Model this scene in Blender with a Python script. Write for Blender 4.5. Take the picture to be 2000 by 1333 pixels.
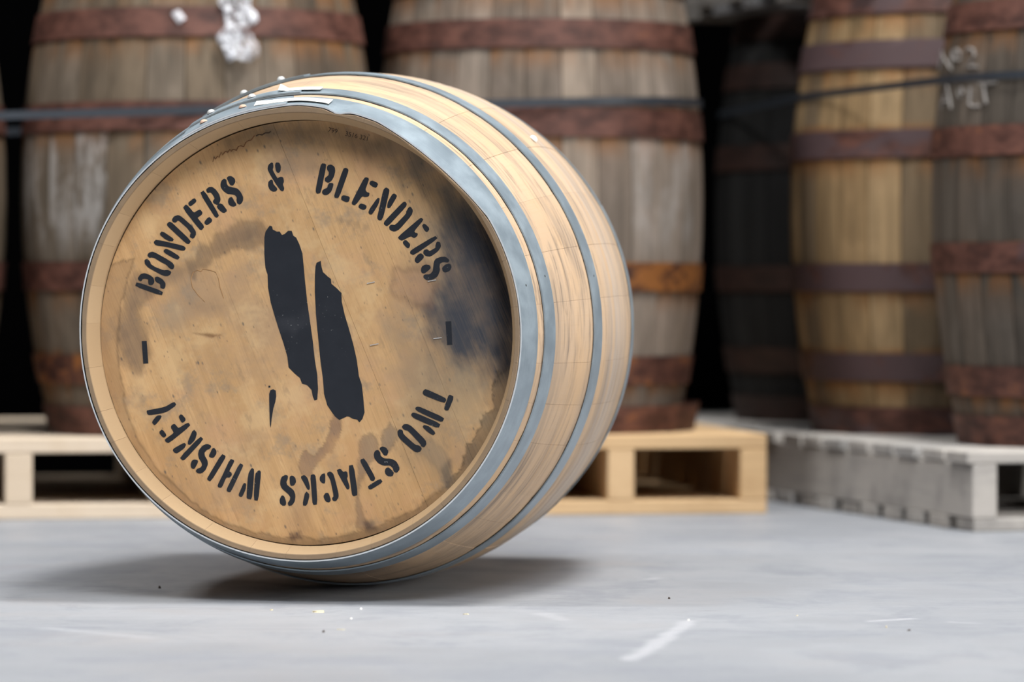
import bpy, bmesh, math, random
import numpy as np
from mathutils import Vector, Matrix

for _o in list(bpy.data.objects):
    bpy.data.objects.remove(_o, do_unlink=True)
scn = bpy.context.scene
COL = scn.collection

# ------------------------------------------------------------------ camera
CAM_H, PITCH = 0.4001, 0.012135
cam_d = bpy.data.cameras.new('camera')
cam_d.sensor_width = 36.0
cam_d.lens = 144.0
cam_d.dof.use_dof = True
cam_d.dof.focus_distance = 5.24
cam_d.dof.aperture_fstop = 3.7
cam_d.clip_end = 100
cam = bpy.data.objects.new('camera', cam_d)
cam.location = (0, 0, CAM_H)
cam.rotation_euler = (math.pi / 2 - PITCH, 0, 0)
COL.objects.link(cam)
scn.camera = cam

# ------------------------------------------------------------------ world, lights, exposure
world = bpy.data.worlds.new('world')
scn.world = world
world.use_nodes = True
bg = world.node_tree.nodes['Background']
bg.inputs[0].default_value = (0.93, 0.97, 1.0, 1)
bg.inputs[1].default_value = 0.04

def area(name, loc, target, size, power, color=(1, 1, 1), spread=180):
    l = bpy.data.lights.new(name, 'AREA')
    l.shape = 'RECTANGLE'
    l.size, l.size_y = size
    l.energy = power
    l.color = color
    l.spread = math.radians(spread)
    o = bpy.data.objects.new(name, l)
    o.location = loc
    d = Vector(target) - Vector(loc)
    o.rotation_euler = d.to_track_quat('-Z', 'Y').to_euler()
    COL.objects.link(o)
    return o

area('roof_lamp', (1.35, 5.1, 6.2), (-0.1, 5.6, 0.2), (0.6, 1.2), 480, (1.0, 0.985, 0.96))
area('roof_lamp', (-3.7, 5.1, 6.2), (-0.2, 5.6, 0.2), (1.0, 1.2), 270, (1.0, 0.985, 0.96))
area('roof_light_panel', (1.0, 0.9, 5.2), (-0.15, 5.1, 0.42), (3.6, 2.2), 52, (0.97, 0.985, 1.0), 46)
area('overhead_fill', (-0.4, 5.0, 7.2), (-0.4, 5.2, 0.0), (7.0, 3.6), 250, (0.93, 0.97, 1.0))  # soft overhead fill, added so the hoop tops reflect brightly
area('right_flank_fill', (6.4, 2.9, 1.9), (-0.1, 5.4, 0.3), (3.0, 3.2), 44, (1.0, 0.97, 0.93), 50)  # fill lamp added to brighten the barrel's right flank, no known door

scn.view_settings.view_transform = 'Standard'
scn.view_settings.look = 'None'
scn.view_settings.exposure = -0.2
scn.view_settings.gamma = 1.0
scn.view_settings.use_curve_mapping = False

# ------------------------------------------------------------------ helpers
def tag(o, label=None, cat=None, group=None, kind=None):
    if label: o['label'] = label
    if cat: o['category'] = cat
    if group: o['group'] = group
    if kind: o['kind'] = kind
    return o

def link(name, data, parent=None, mat=None):
    o = bpy.data.objects.new(name, data)
    COL.objects.link(o)
    if parent is not None:
        o.parent = parent
    if mat is not None and data is not None:
        if not data.materials:
            data.materials.append(mat)
    return o

def mesh(name, verts, faces, smooth=None):
    me = bpy.data.meshes.new(name)
    me.from_pydata([tuple(v) for v in verts], [], [tuple(f) for f in faces])
    bm = bmesh.new(); bm.from_mesh(me)
    bmesh.ops.recalc_face_normals(bm, faces=bm.faces)
    bm.to_mesh(me); bm.free()
    if smooth is not None:
        me.polygons.foreach_set('use_smooth', [True] * len(me.polygons))
        me.set_sharp_from_angle(angle=math.radians(smooth))
    me.update()
    return me

def empty(name, loc=(0, 0, 0), rz=0.0):
    o = bpy.data.objects.new(name, None)
    o.empty_display_size = 0.1
    o.location = loc
    o.rotation_euler = (0, 0, rz)
    COL.objects.link(o)
    return o

class NT:
    """small node-tree writer"""
    def __init__(self, name):
        self.m = bpy.data.materials.new(name)
        self.m.use_nodes = True
        self.t = self.m.node_tree
        self.n = self.t.nodes
        self.bsdf = self.n['Principled BSDF']
    def put(self, sock, v):
        if isinstance(v, bpy.types.NodeSocket):
            self.t.links.new(v, sock)
        elif isinstance(v, (tuple, list)):
            if sock.type == 'RGBA' and len(v) == 3:
                v = (*v, 1)
            sock.default_value = v
        else:
            sock.default_value = v
    def math(self, op, a, b=0.0, c=0.0, clamp=False):
        n = self.n.new('ShaderNodeMath'); n.operation = op; n.use_clamp = clamp
        self.put(n.inputs[0], a); self.put(n.inputs[1], b); self.put(n.inputs[2], c)
        return n.outputs[0]
    def vmath(self, op, a, b=(0, 0, 0), out=0):
        n = self.n.new('ShaderNodeVectorMath'); n.operation = op
        self.put(n.inputs[0], a); self.put(n.inputs[1], b)
        return n.outputs[out]
    def coord(self, which='Object'):
        return self.n.new('ShaderNodeTexCoord').outputs[which]
    def geo(self, which='Position'):
        return self.n.new('ShaderNodeNewGeometry').outputs[which]
    def info(self, which):
        return self.n.new('ShaderNodeObjectInfo').outputs[which]
    def attr(self, name, out='Color'):
        n = self.n.new('ShaderNodeAttribute'); n.attribute_name = name
        return n.outputs[out]
    def mapping(self, v, scale=(1, 1, 1), rot=(0, 0, 0), loc=(0, 0, 0)):
        n = self.n.new('ShaderNodeMapping')
        self.put(n.inputs['Vector'], v); n.inputs['Scale'].default_value = scale
        n.inputs['Rotation'].default_value = rot; n.inputs['Location'].default_value = loc
        return n.outputs[0]
    def sep(self, v):
        n = self.n.new('ShaderNodeSeparateXYZ'); self.put(n.inputs[0], v)
        return n.outputs
    def sepc(self, v):
        n = self.n.new('ShaderNodeSeparateColor'); self.put(n.inputs[0], v)
        return n.outputs
    def comb(self, x, y, z):
        n = self.n.new('ShaderNodeCombineXYZ')
        self.put(n.inputs[0], x); self.put(n.inputs[1], y); self.put(n.inputs[2], z)
        return n.outputs[0]
    def noise(self, v, scale=5, detail=3, rough=0.55, dist=0.0, out=0):
        n = self.n.new('ShaderNodeTexNoise')
        self.put(n.inputs['Vector'], v); self.put(n.inputs['Scale'], scale)
        n.inputs['Detail'].default_value = detail; n.inputs['Roughness'].default_value = rough
        n.inputs['Distortion'].default_value = dist
        return n.outputs[out]
    def voronoi(self, v, scale=5):
        n = self.n.new('ShaderNodeTexVoronoi')
        self.put(n.inputs['Vector'], v); self.put(n.inputs['Scale'], scale)
        return n.outputs['Distance']
    def ramp(self, f, lo, hi, a=0.0, b=1.0):
        n = self.n.new('ShaderNodeMapRange'); n.interpolation_type = 'SMOOTHSTEP'
        self.put(n.inputs[0], f); self.put(n.inputs[1], lo); self.put(n.inputs[2], hi)
        self.put(n.inputs[3], a); self.put(n.inputs[4], b)
        return n.outputs[0]
    def mix(self, f, a, b, mode='MIX'):
        n = self.n.new('ShaderNodeMix'); n.data_type = 'RGBA'; n.blend_type = mode
        self.put(n.inputs[0], f); self.put(n.inputs[6], a); self.put(n.inputs[7], b)
        return n.outputs[2]
    def bump(self, h, strength=0.3, dist=0.001):
        n = self.n.new('ShaderNodeBump')
        self.put(n.inputs['Height'], h); n.inputs['Strength'].default_value = strength
        n.inputs['Distance'].default_value = dist
        self.t.links.new(n.outputs[0], self.bsdf.inputs['Normal'])
    def done(self, color, rough=0.6, metal=0.0, spec=None):
        self.put(self.bsdf.inputs['Base Color'], color)
        self.put(self.bsdf.inputs['Roughness'], rough)
        self.put(self.bsdf.inputs['Metallic'], metal)
        if spec is not None:
            self.put(self.bsdf.inputs['Specular IOR Level'], spec)
        return self.m

# ------------------------------------------------------------------ materials
def mat_floor():
    k = NT('concrete')
    p = k.geo()
    x, y, z = k.sep(p)
    big = k.noise(p, 1.3, 4, 0.6)
    mid = k.noise(k.mapping(p, (1, 0.7, 1), (0, 0, 0.5)), 6, 5, 0.65, 0.4)
    fine = k.noise(p, 160, 3, 0.7)
    streak = k.noise(k.mapping(p, (3, 40, 1), (0, 0, 0.35)), 1, 3, 0.6)
    c = k.mix(k.ramp(big, 0.35, 0.65), (0.230, 0.240, 0.261), (0.287, 0.296, 0.315))
    c = k.mix(k.math('MULTIPLY', k.ramp(mid, 0.44, 0.68), 0.75), c, (0.193, 0.203, 0.228))
    c = k.mix(k.math('MULTIPLY', k.ramp(streak, 0.52, 0.72), 0.4), c, (0.334, 0.338, 0.358))
    c = k.mix(k.math('MULTIPLY', k.ramp(fine, 0.5, 0.8), 0.25), c, (0.172, 0.177, 0.190))
    dark = k.noise(k.mapping(p, (9, 30, 1), (0, 0, -0.2)), 1, 4, 0.7)
    c = k.mix(k.math('MULTIPLY', k.ramp(dark, 0.60, 0.74), 0.4), c, (0.131, 0.132, 0.147))
    warm = k.noise(p, 2.6, 3, 0.6)
    c = k.mix(k.math('MULTIPLY', k.ramp(warm, 0.56, 0.72), 0.22), c, (0.245, 0.211, 0.195))
    wob = k.math('MULTIPLY', k.math('SUBTRACT', k.noise(p, 14, 3), 0.5), 0.03)
    def scuff(a, b, w, amt, col, c):
        ax, ay = a; bx, by = b
        dx, dy = bx - ax, by - ay
        L2 = dx * dx + dy * dy
        px = k.math('SUBTRACT', x, ax); py = k.math('SUBTRACT', y, ay)
        t = k.math('DIVIDE', k.math('ADD', k.math('MULTIPLY', px, dx), k.math('MULTIPLY', py, dy)), L2, clamp=True)
        ex = k.math('ADD', k.math('SUBTRACT', px, k.math('MULTIPLY', t, dx)), wob)
        ey = k.math('SUBTRACT', py, k.math('MULTIPLY', t, dy))
        d = k.math('SQRT', k.math('ADD', k.math('MULTIPLY', ex, ex), k.math('MULTIPLY', ey, ey)))
        m = k.math('MULTIPLY', k.ramp(d, w, w * 0.2), amt)
        m = k.math('MULTIPLY', m, k.ramp(fine, 0.25, 0.6, 0.35, 1.0))
        return k.mix(m, c, col)
    white = (0.376, 0.380, 0.402)
    c = scuff((0.214, 4.96), (0.130, 4.44), 0.016, 0.8, white, c)
    c = scuff((0.49, 5.00), (0.435, 4.96), 0.012, 0.9, white, c)
    c = scuff((0.56, 4.93), (0.535, 4.95), 0.012, 0.7, white, c)
    c = scuff((0.185, 5.68), (0.20, 5.71), 0.012, 0.8, white, c)
    c = scuff((0.04, 5.08), (0.06, 4.98), 0.02, 0.5, white, c)
    c = scuff((-0.42, 4.72), (-0.55, 4.86), 0.02, 0.4, white, c)
    c = scuff((0.02, 4.86), (0.35, 4.80), 0.006, 0.5, (0.157, 0.158, 0.174), c)
    rr = k.ramp(mid, 0.3, 0.8, 0.42, 0.62)
    k.bump(k.math('ADD', k.math('MULTIPLY', fine, 0.3), mid), 0.15, 0.002)
    return k.done(c, rr, 0, 0.35)

def mat_headwood():
    k = NT('head_oak')
    o = k.coord()
    rnd = k.info('Random')
    # grain runs along the planks: (0.3793, -0.9253) on the head
    g = k.mapping(o, (1, 1, 1), (0, 0, math.atan2(0.9253, 0.3793)))
    off = k.comb(k.math('MULTIPLY', rnd, 3.0), k.math('MULTIPLY', rnd, 7.0), 0.0)
    g = k.vmath('ADD', g, off)
    fine = k.noise(k.mapping(g, (16, 480, 1)), 1, 3, 0.65)
    flk = k.noise(k.mapping(g, (60, 300, 1)), 1, 2, 0.6)
    cath = k.noise(k.mapping(g, (2.4, 22, 1)), 1, 4, 0.55, 1.2)
    tone = k.mix(rnd, (0.535, 0.325, 0.152), (0.58, 0.36, 0.172))
    c = k.mix(k.ramp(cath, 0.38, 0.68), tone, (0.46, 0.275, 0.125))
    c = k.mix(k.math('MULTIPLY', k.ramp(fine, 0.42, 0.75), 0.42), c, (0.33, 0.195, 0.095))
    c = k.mix(k.math('MULTIPLY', k.ramp(flk, 0.58, 0.75), 0.28), c, (0.62, 0.43, 0.235))
    blot = k.noise(k.mapping(o, (1, 1, 1)), 8, 5, 0.62)
    c = k.mix(k.math('MULTIPLY', k.ramp(blot, 0.46, 0.64), 0.7), c, (0.36, 0.235, 0.14))
    pink = k.noise(k.mapping(o, (1, 1, 1), loc=(2, 9, 4)), 11, 4, 0.6)
    c = k.mix(k.math('MULTIPLY', k.ramp(pink, 0.50, 0.72), 0.5), c, (0.52, 0.30, 0.165))
    grey = k.noise(k.mapping(o, (1, 1, 1), loc=(6, 2, 8)), 17, 5, 0.7)
    c = k.mix(k.math('MULTIPLY', k.ramp(grey, 0.52, 0.68), 0.6), c, (0.27, 0.21, 0.15))
    pale = k.noise(k.mapping(o, (1, 1, 1), loc=(3, 5, 1)), 13, 4, 0.65)
    c = k.mix(k.math('MULTIPLY', k.ramp(pale, 0.50, 0.68), 0.55), c, (0.60, 0.41, 0.215))
    mot = k.noise(k.mapping(g, (30, 75, 1)), 1, 5, 0.7)
    c = k.mix(k.math('MULTIPLY', k.ramp(mot, 0.54, 0.70), 0.4), c, (0.25, 0.17, 0.105))
    sp = k.voronoi(k.mapping(g, (40, 80, 1)), 1.0)
    sel = k.noise(o, 26, 2)
    c = k.mix(k.math('MULTIPLY', k.math('MULTIPLY', k.ramp(sp, 0.16, 0.03), k.ramp(sel, 0.46, 0.54)), 0.85), c, (0.12, 0.10, 0.085))
    sp2 = k.voronoi(k.mapping(g, (70, 150, 1), loc=(0.3, 0.7, 0)), 1.0)
    sel2 = k.noise(k.mapping(o, (1, 1, 1), loc=(4, 4, 4)), 60, 2)
    c = k.mix(k.math('MULTIPLY', k.math('MULTIPLY', k.ramp(sp2, 0.20, 0.05), k.ramp(sel2, 0.52, 0.60)), 0.7), c, (0.13, 0.10, 0.08))
    st = k.attr('stain_shade')
    sa = k.attr('stain_shade', 'Alpha')
    sa = k.math('MULTIPLY', sa, k.ramp(fine, 0.3, 0.75, 0.94, 1.03), clamp=True)
    c = k.mix(sa, c, st)
    k.bump(fine, 0.22, 0.0006)
    return k.done(c, 0.62, 0, 0.25)

def mat_stave_new():
    k = NT('new_oak_stave')
    o = k.coord()
    x, y, z = k.sep(o)
    th = k.math('ARCTAN2', y, x)
    rnd = k.info('Random')
    v = k.comb(k.math('MULTIPLY', th, 0.33), z, k.math('MULTIPLY', rnd, 9.0))
    v2 = k.comb(k.math('MULTIPLY', th, 0.33), z, 4.0)
    fine = k.noise(k.mapping(v, (330, 9, 1)), 1, 3, 0.6)
    scuff = k.noise(k.mapping(v2, (3.6, 22, 1)), 1, 6, 0.66, 0.8)
    thin = k.noise(k.mapping(v2, (6.0, 130, 1), loc=(2, 5, 0)), 1, 4, 0.6, 0.4)
    run = k.noise(k.mapping(v2, (2.0, 30, 1)), 1, 5, 0.7, 0.9)
    blot = k.noise(k.mapping(v2, (7, 12, 1)), 1, 4, 0.6)
    tone = k.mix(rnd, (0.425, 0.304, 0.202), (0.46, 0.332, 0.225))
    c = k.mix(k.math('MULTIPLY', k.ramp(fine, 0.45, 0.8), 0.28), tone, (0.42, 0.28, 0.16))
    c = k.mix(k.math('MULTIPLY', k.ramp(blot, 0.48, 0.72), 0.4), c, (0.56, 0.36, 0.19))
    c = k.mix(k.math('MULTIPLY', k.ramp(scuff, 0.44, 0.64), 0.62), c, (0.27, 0.21, 0.16))
    c = k.mix(k.math('MULTIPLY', k.math('MULTIPLY', k.ramp(thin, 0.50, 0.62), k.ramp(scuff, 0.43, 0.55)), 0.62), c, (0.15, 0.118, 0.095))
    c = k.mix(k.math('MULTIPLY', k.ramp(run, 0.60, 0.68), 0.4), c, (0.40, 0.245, 0.125))
    # greyer, rubbed belly where it rolls
    belly = k.ramp(k.math('ABSOLUTE', k.math('ADD', z, 0.45)), 0.12, 0.02)
    bn = k.noise(k.mapping(v2, (2, 48, 1), loc=(1, 2, 3)), 1, 4, 0.6)
    c = k.mix(k.math('MULTIPLY', k.math('MULTIPLY', belly, k.ramp(bn, 0.36, 0.60)), 0.65), c, (0.38, 0.335, 0.30))
    dirt = k.noise(k.mapping(v2, (4, 26, 1), loc=(7, 1, 3)), 1, 6, 0.72, 0.8)
    c = k.mix(k.math('MULTIPLY', k.ramp(dirt, 0.58, 0.70), 0.6), c, (0.17, 0.12, 0.08))
    k.bump(fine, 0.15, 0.0005)
    return k.done(c, 0.6, 0, 0.12)

def mat_chime():
    k = NT('fresh_cut_oak')
    o = k.coord()
    x, y, z = k.sep(o)
    n = k.noise(k.mapping(o, (1, 1, 1)), 14, 4, 0.6)
    f = k.noise(k.mapping(o, (1, 1, 0.2)), 420, 2, 0.6)
    rnd = k.info('Random')
    c = k.mix(rnd, (0.385, 0.265, 0.15), (0.425, 0.30, 0.176))
    c = k.mix(k.math('MULTIPLY', k.ramp(n, 0.45, 0.75), 0.35), c, (0.40, 0.275, 0.16))
    c = k.mix(k.math('MULTIPLY', k.ramp(f, 0.5, 0.8), 0.3), c, (0.36, 0.25, 0.15))
    r = k.math('SQRT', k.math('ADD', k.math('MULTIPLY', x, x), k.math('MULTIPLY', y, y)))
    # sawn end grain of the rim is dirtier than the planed bevel
    end = k.math('MULTIPLY', k.ramp(z, -0.0032, -0.0012), k.ramp(r, 0.2785, 0.281))
    c = k.mix(k.math('MULTIPLY', end, k.ramp(n, 0.2, 0.6, 0.6, 0.95)), c, (0.20, 0.14, 0.09))
    return k.done(c, 0.65, 0, 0.25)

def mat_galv():
    k = NT('galvanised_steel')
    o = k.coord()
    x, y, z = k.sep(o)
    th = k.math('ARCTAN2', y, x)
    v = k.comb(k.math('MULTIPLY', th, 0.33), z, 0.0)
    n = k.noise(v, 16, 5, 0.65)
    s = k.noise(k.mapping(v, (9, 700, 1)), 1, 3, 0.6)
    c = k.mix(k.ramp(n, 0.35, 0.7), (0.215, 0.262, 0.30), (0.295, 0.352, 0.395))
    c = k.mix(k.math('MULTIPLY', k.ramp(s, 0.5, 0.8), 0.28), c, (0.42, 0.475, 0.515))
    chalk = k.noise(k.mapping(v, (12, 60, 1), loc=(4, 0, 0)), 1, 5, 0.75)
    c = k.mix(k.math('MULTIPLY', k.ramp(chalk, 0.66, 0.76), 0.4), c, (0.46, 0.46, 0.45))
    dk = k.noise(k.mapping(v, (4, 30, 1), loc=(9, 3, 0)), 1, 4, 0.65)
    c = k.mix(k.math('MULTIPLY', k.ramp(dk, 0.52, 0.72), 0.35), c, (0.18, 0.21, 0.225))
    k.bump(s, 0.08, 0.0003)
    return k.done(c, k.ramp(n, 0.3, 0.7, 0.36, 0.48), 0.40, 0.5)

def mat_flat(name, col, rough=0.6, metal=0.0, spec=0.3):
    k = NT(name)
    n = k.noise(k.coord(), 60, 3, 0.6)
    c = k.mix(k.math('MULTIPLY', k.ramp(n, 0.4, 0.7), 0.3), col, tuple(q * 0.7 for q in col))
    return k.done(c, rough, metal, spec)

def mat_ink():
    k = NT('black_stencil_paint')
    o = k.coord()
    n = k.noise(o, 40, 4, 0.65)
    sp = k.noise(o, 420, 2, 0.6)
    zone = k.noise(o, 12, 3, 0.6)
    c = k.mix(n, (0.010, 0.012, 0.017), (0.020, 0.023, 0.030))
    c = k.mix(k.math('MULTIPLY', k.ramp(sp, 0.70, 0.76), k.ramp(zone, 0.48, 0.6)), c, (0.30, 0.30, 0.30))
    c = k.mix(k.math('MULTIPLY', k.ramp(zone, 0.58, 0.72), 0.35), c, (0.045, 0.047, 0.055))
    return k.done(c, 0.55, 0, 0.25)

def mat_oldstave():
    # tone comes from each stave's own object colour; alpha carries spilt whitewash
    k = NT('weathered_oak_stave')
    o = k.coord()
    rnd = k.info('Random')
    v = k.vmath('ADD', o, k.comb(0.0, 0.0, k.math('MULTIPLY', rnd, 11.0)))
    grain = k.noise(k.mapping(v, (60, 60, 3.0)), 1, 4, 0.65)
    mott = k.noise(k.mapping(v, (9, 9, 5)), 1, 5, 0.65, 0.5)
    big = k.noise(k.mapping(o, (4, 4, 3)), 1, 3, 0.6)
    col = k.info('Color')
    c = k.mix(k.ramp(grain, 0.35, 0.7, 0.0, 0.6), col, k.mix(1.0, col, (0.3, 0.3, 0.3), 'MULTIPLY'))
    c = k.mix(k.math('MULTIPLY', k.ramp(mott, 0.5, 0.72), 0.5), c, k.mix(1.0, col, (1.5, 1.52, 1.6), 'MULTIPLY'))
    c = k.mix(k.math('MULTIPLY', k.ramp(big, 0.5, 0.75), 0.55), c, k.mix(1.0, col, (0.4, 0.4, 0.42), 'MULTIPLY'))
    rust = k.math('MULTIPLY', k.attr('rust', 'Fac'), k.ramp(k.sepc(col)[0], 0.02, 0.08))
    c = k.mix(k.math('MULTIPLY', rust, k.ramp(mott, 0.40, 0.62)), c, (0.21, 0.085, 0.022))
    alpha = k.info('Alpha')
    ww = k.noise(k.mapping(v, (16, 16, 6), loc=(5, 5, 0)), 1, 5, 0.7)
    zz = k.sep(o)[2]
    zone = k.math('MULTIPLY', k.ramp(zz, 0.30, 0.40), k.ramp(zz, 0.60, 0.50))
    c = k.mix(k.math('MULTIPLY', k.math('MULTIPLY', k.ramp(ww, 0.44, 0.62), zone), alpha), c, (0.50, 0.48, 0.46))
    k.bump(grain, 0.5, 0.003)
    return k.done(c, 0.75, 0, 0.25)

def mat_rust():
    # object colour: r = share of orange rust, g = share of violet mill scale, b = shade painted near-black
    k = NT('rusted_hoop_iron')
    o = k.coord()
    rnd = k.info('Random')
    v = k.vmath('ADD', o, k.comb(k.math('MULTIPLY', rnd, 5.0), k.math('MULTIPLY', rnd, 8.0), 0.0))
    n1 = k.noise(k.mapping(v, (1, 1, 1.5)), 6, 5, 0.65, 0.4)
    n2 = k.noise(k.mapping(v, (1, 1, 2)), 19, 5, 0.7)
    col = k.sepc(k.info('Color'))
    c = k.mix(k.ramp(n2, 0.34, 0.66), (0.036, 0.011, 0.007), (0.125, 0.05, 0.035))
    lo = k.math('SUBTRACT', 0.75, k.math('MULTIPLY', col[1], 0.45))
    c = k.mix(k.ramp(n1, lo, k.math('ADD', lo, 0.12)), c, (0.07, 0.042, 0.044))
    lo2 = k.math('SUBTRACT', 0.78, k.math('MULTIPLY', col[0], 0.42))
    c = k.mix(k.math('MULTIPLY', k.ramp(n2, lo2, k.math('ADD', lo2, 0.16)), 0.9), c, (0.26, 0.095, 0.02))
    c = k.mix(k.math('MULTIPLY', k.ramp(n2, 0.38, 0.28), 0.35), c, (0.20, 0.14, 0.125))
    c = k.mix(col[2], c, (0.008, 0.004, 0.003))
    k.bump(n2, 0.3, 0.002)
    return k.done(c, 0.62, 0.0, 0.4)

def mat_pallet(name, a, b, dirt, damt):
    k = NT(name)
    o = k.coord()
    rnd = k.info('Random')
    v = k.vmath('ADD', o, k.comb(k.math('MULTIPLY', rnd, 4.0), k.math('MULTIPLY', rnd, 9.0), 0.0))
    g = k.noise(k.mapping(v, (6, 6, 90)), 1, 4, 0.6, 0.6)
    m = k.noise(v, 11, 4, 0.6)
    c = k.mix(rnd, a, b)
    c = k.mix(k.math('MULTIPLY', k.ramp(g, 0.42, 0.72), 0.3), c, tuple(q * 0.66 for q in a))
    c = k.mix(k.math('MULTIPLY', k.ramp(m, 0.46, 0.72), damt), c, dirt)
    k.bump(g, 0.3, 0.002)
    return k.done(c, 0.75, 0, 0.2)

def mat_film():
    k = NT('crumpled_film')
    o = k.coord()
    n = k.noise(k.mapping(o, (60, 60, 30)), 1, 4, 0.6, 1.0)
    k.bump(n, 1.0, 0.01)
    k.put(k.bsdf.inputs['Alpha'], k.ramp(n, 0.40, 0.62, 0.06, 0.9))
    return k.done((0.80, 0.81, 0.86), 0.2, 0, 0.8)

M = dict(
    worn=mat_flat('bare_zinc_edge', (0.52, 0.54, 0.56), 0.4, 0.1, 0.5), tideline2=mat_flat('pale_tide_mark', (0.34, 0.19, 0.085), 0.8),
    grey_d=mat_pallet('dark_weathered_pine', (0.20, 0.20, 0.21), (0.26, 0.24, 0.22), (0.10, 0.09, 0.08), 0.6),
    pine_w=mat_pallet('pale_new_pine', (0.51, 0.415, 0.315), (0.56, 0.465, 0.365), (0.42, 0.31, 0.20), 0.25),
    floor=mat_floor(), head=mat_headwood(), stave=mat_stave_new(), chime=mat_chime(), galv=mat_galv(),
    ink=mat_ink(), old=mat_oldstave(), rust=mat_rust(),
    pine=mat_pallet('new_pine', (0.51, 0.335, 0.175), (0.56, 0.385, 0.22), (0.37, 0.22, 0.105), 0.3),
    grey=mat_pallet('weathered_pine', (0.325, 0.315, 0.305), (0.42, 0.385, 0.35), (0.19, 0.18, 0.172), 0.6),
    wall=mat_flat('gap_shade_black', (0.0009, 0.0009, 0.001), 0.95, 0, 0.0),  # near-black colour paints the darkness of the gaps between barrels
    tape=mat_flat('masking_tape', (0.86, 0.83, 0.76), 0.7),
    rivet=mat_flat('zinc_rivet', (0.46, 0.46, 0.45), 0.5, 0.2, 0.5),
    rivet_r=mat_flat('rusty_rivet', (0.50, 0.33, 0.24), 0.6, 0.0, 0.4),
    hole=mat_flat('punched_hole', (0.02, 0.018, 0.015), 0.9),
    wire=mat_flat('staple_wire', (0.72, 0.74, 0.76), 0.3, 0.6, 0.5),
    strap=mat_flat('woven_strap', (0.028, 0.034, 0.044), 0.45, 0, 0.5),
    film=mat_film(),
    chalk=mat_flat('chalk', (0.27, 0.25, 0.235), 0.9),
    pencil=mat_flat('printed_stamp', (0.07, 0.045, 0.03), 0.8),
    tideline=mat_flat('brown_tide_mark', (0.20, 0.09, 0.04), 0.8),
    splinter=mat_flat('pale_splinter', (0.50, 0.44, 0.30), 0.8),
    grit=mat_flat('dark_grit', (0.06, 0.045, 0.035), 0.9),
    paint=mat_flat('white_daub', (0.55, 0.54, 0.57), 0.7),
)
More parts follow.
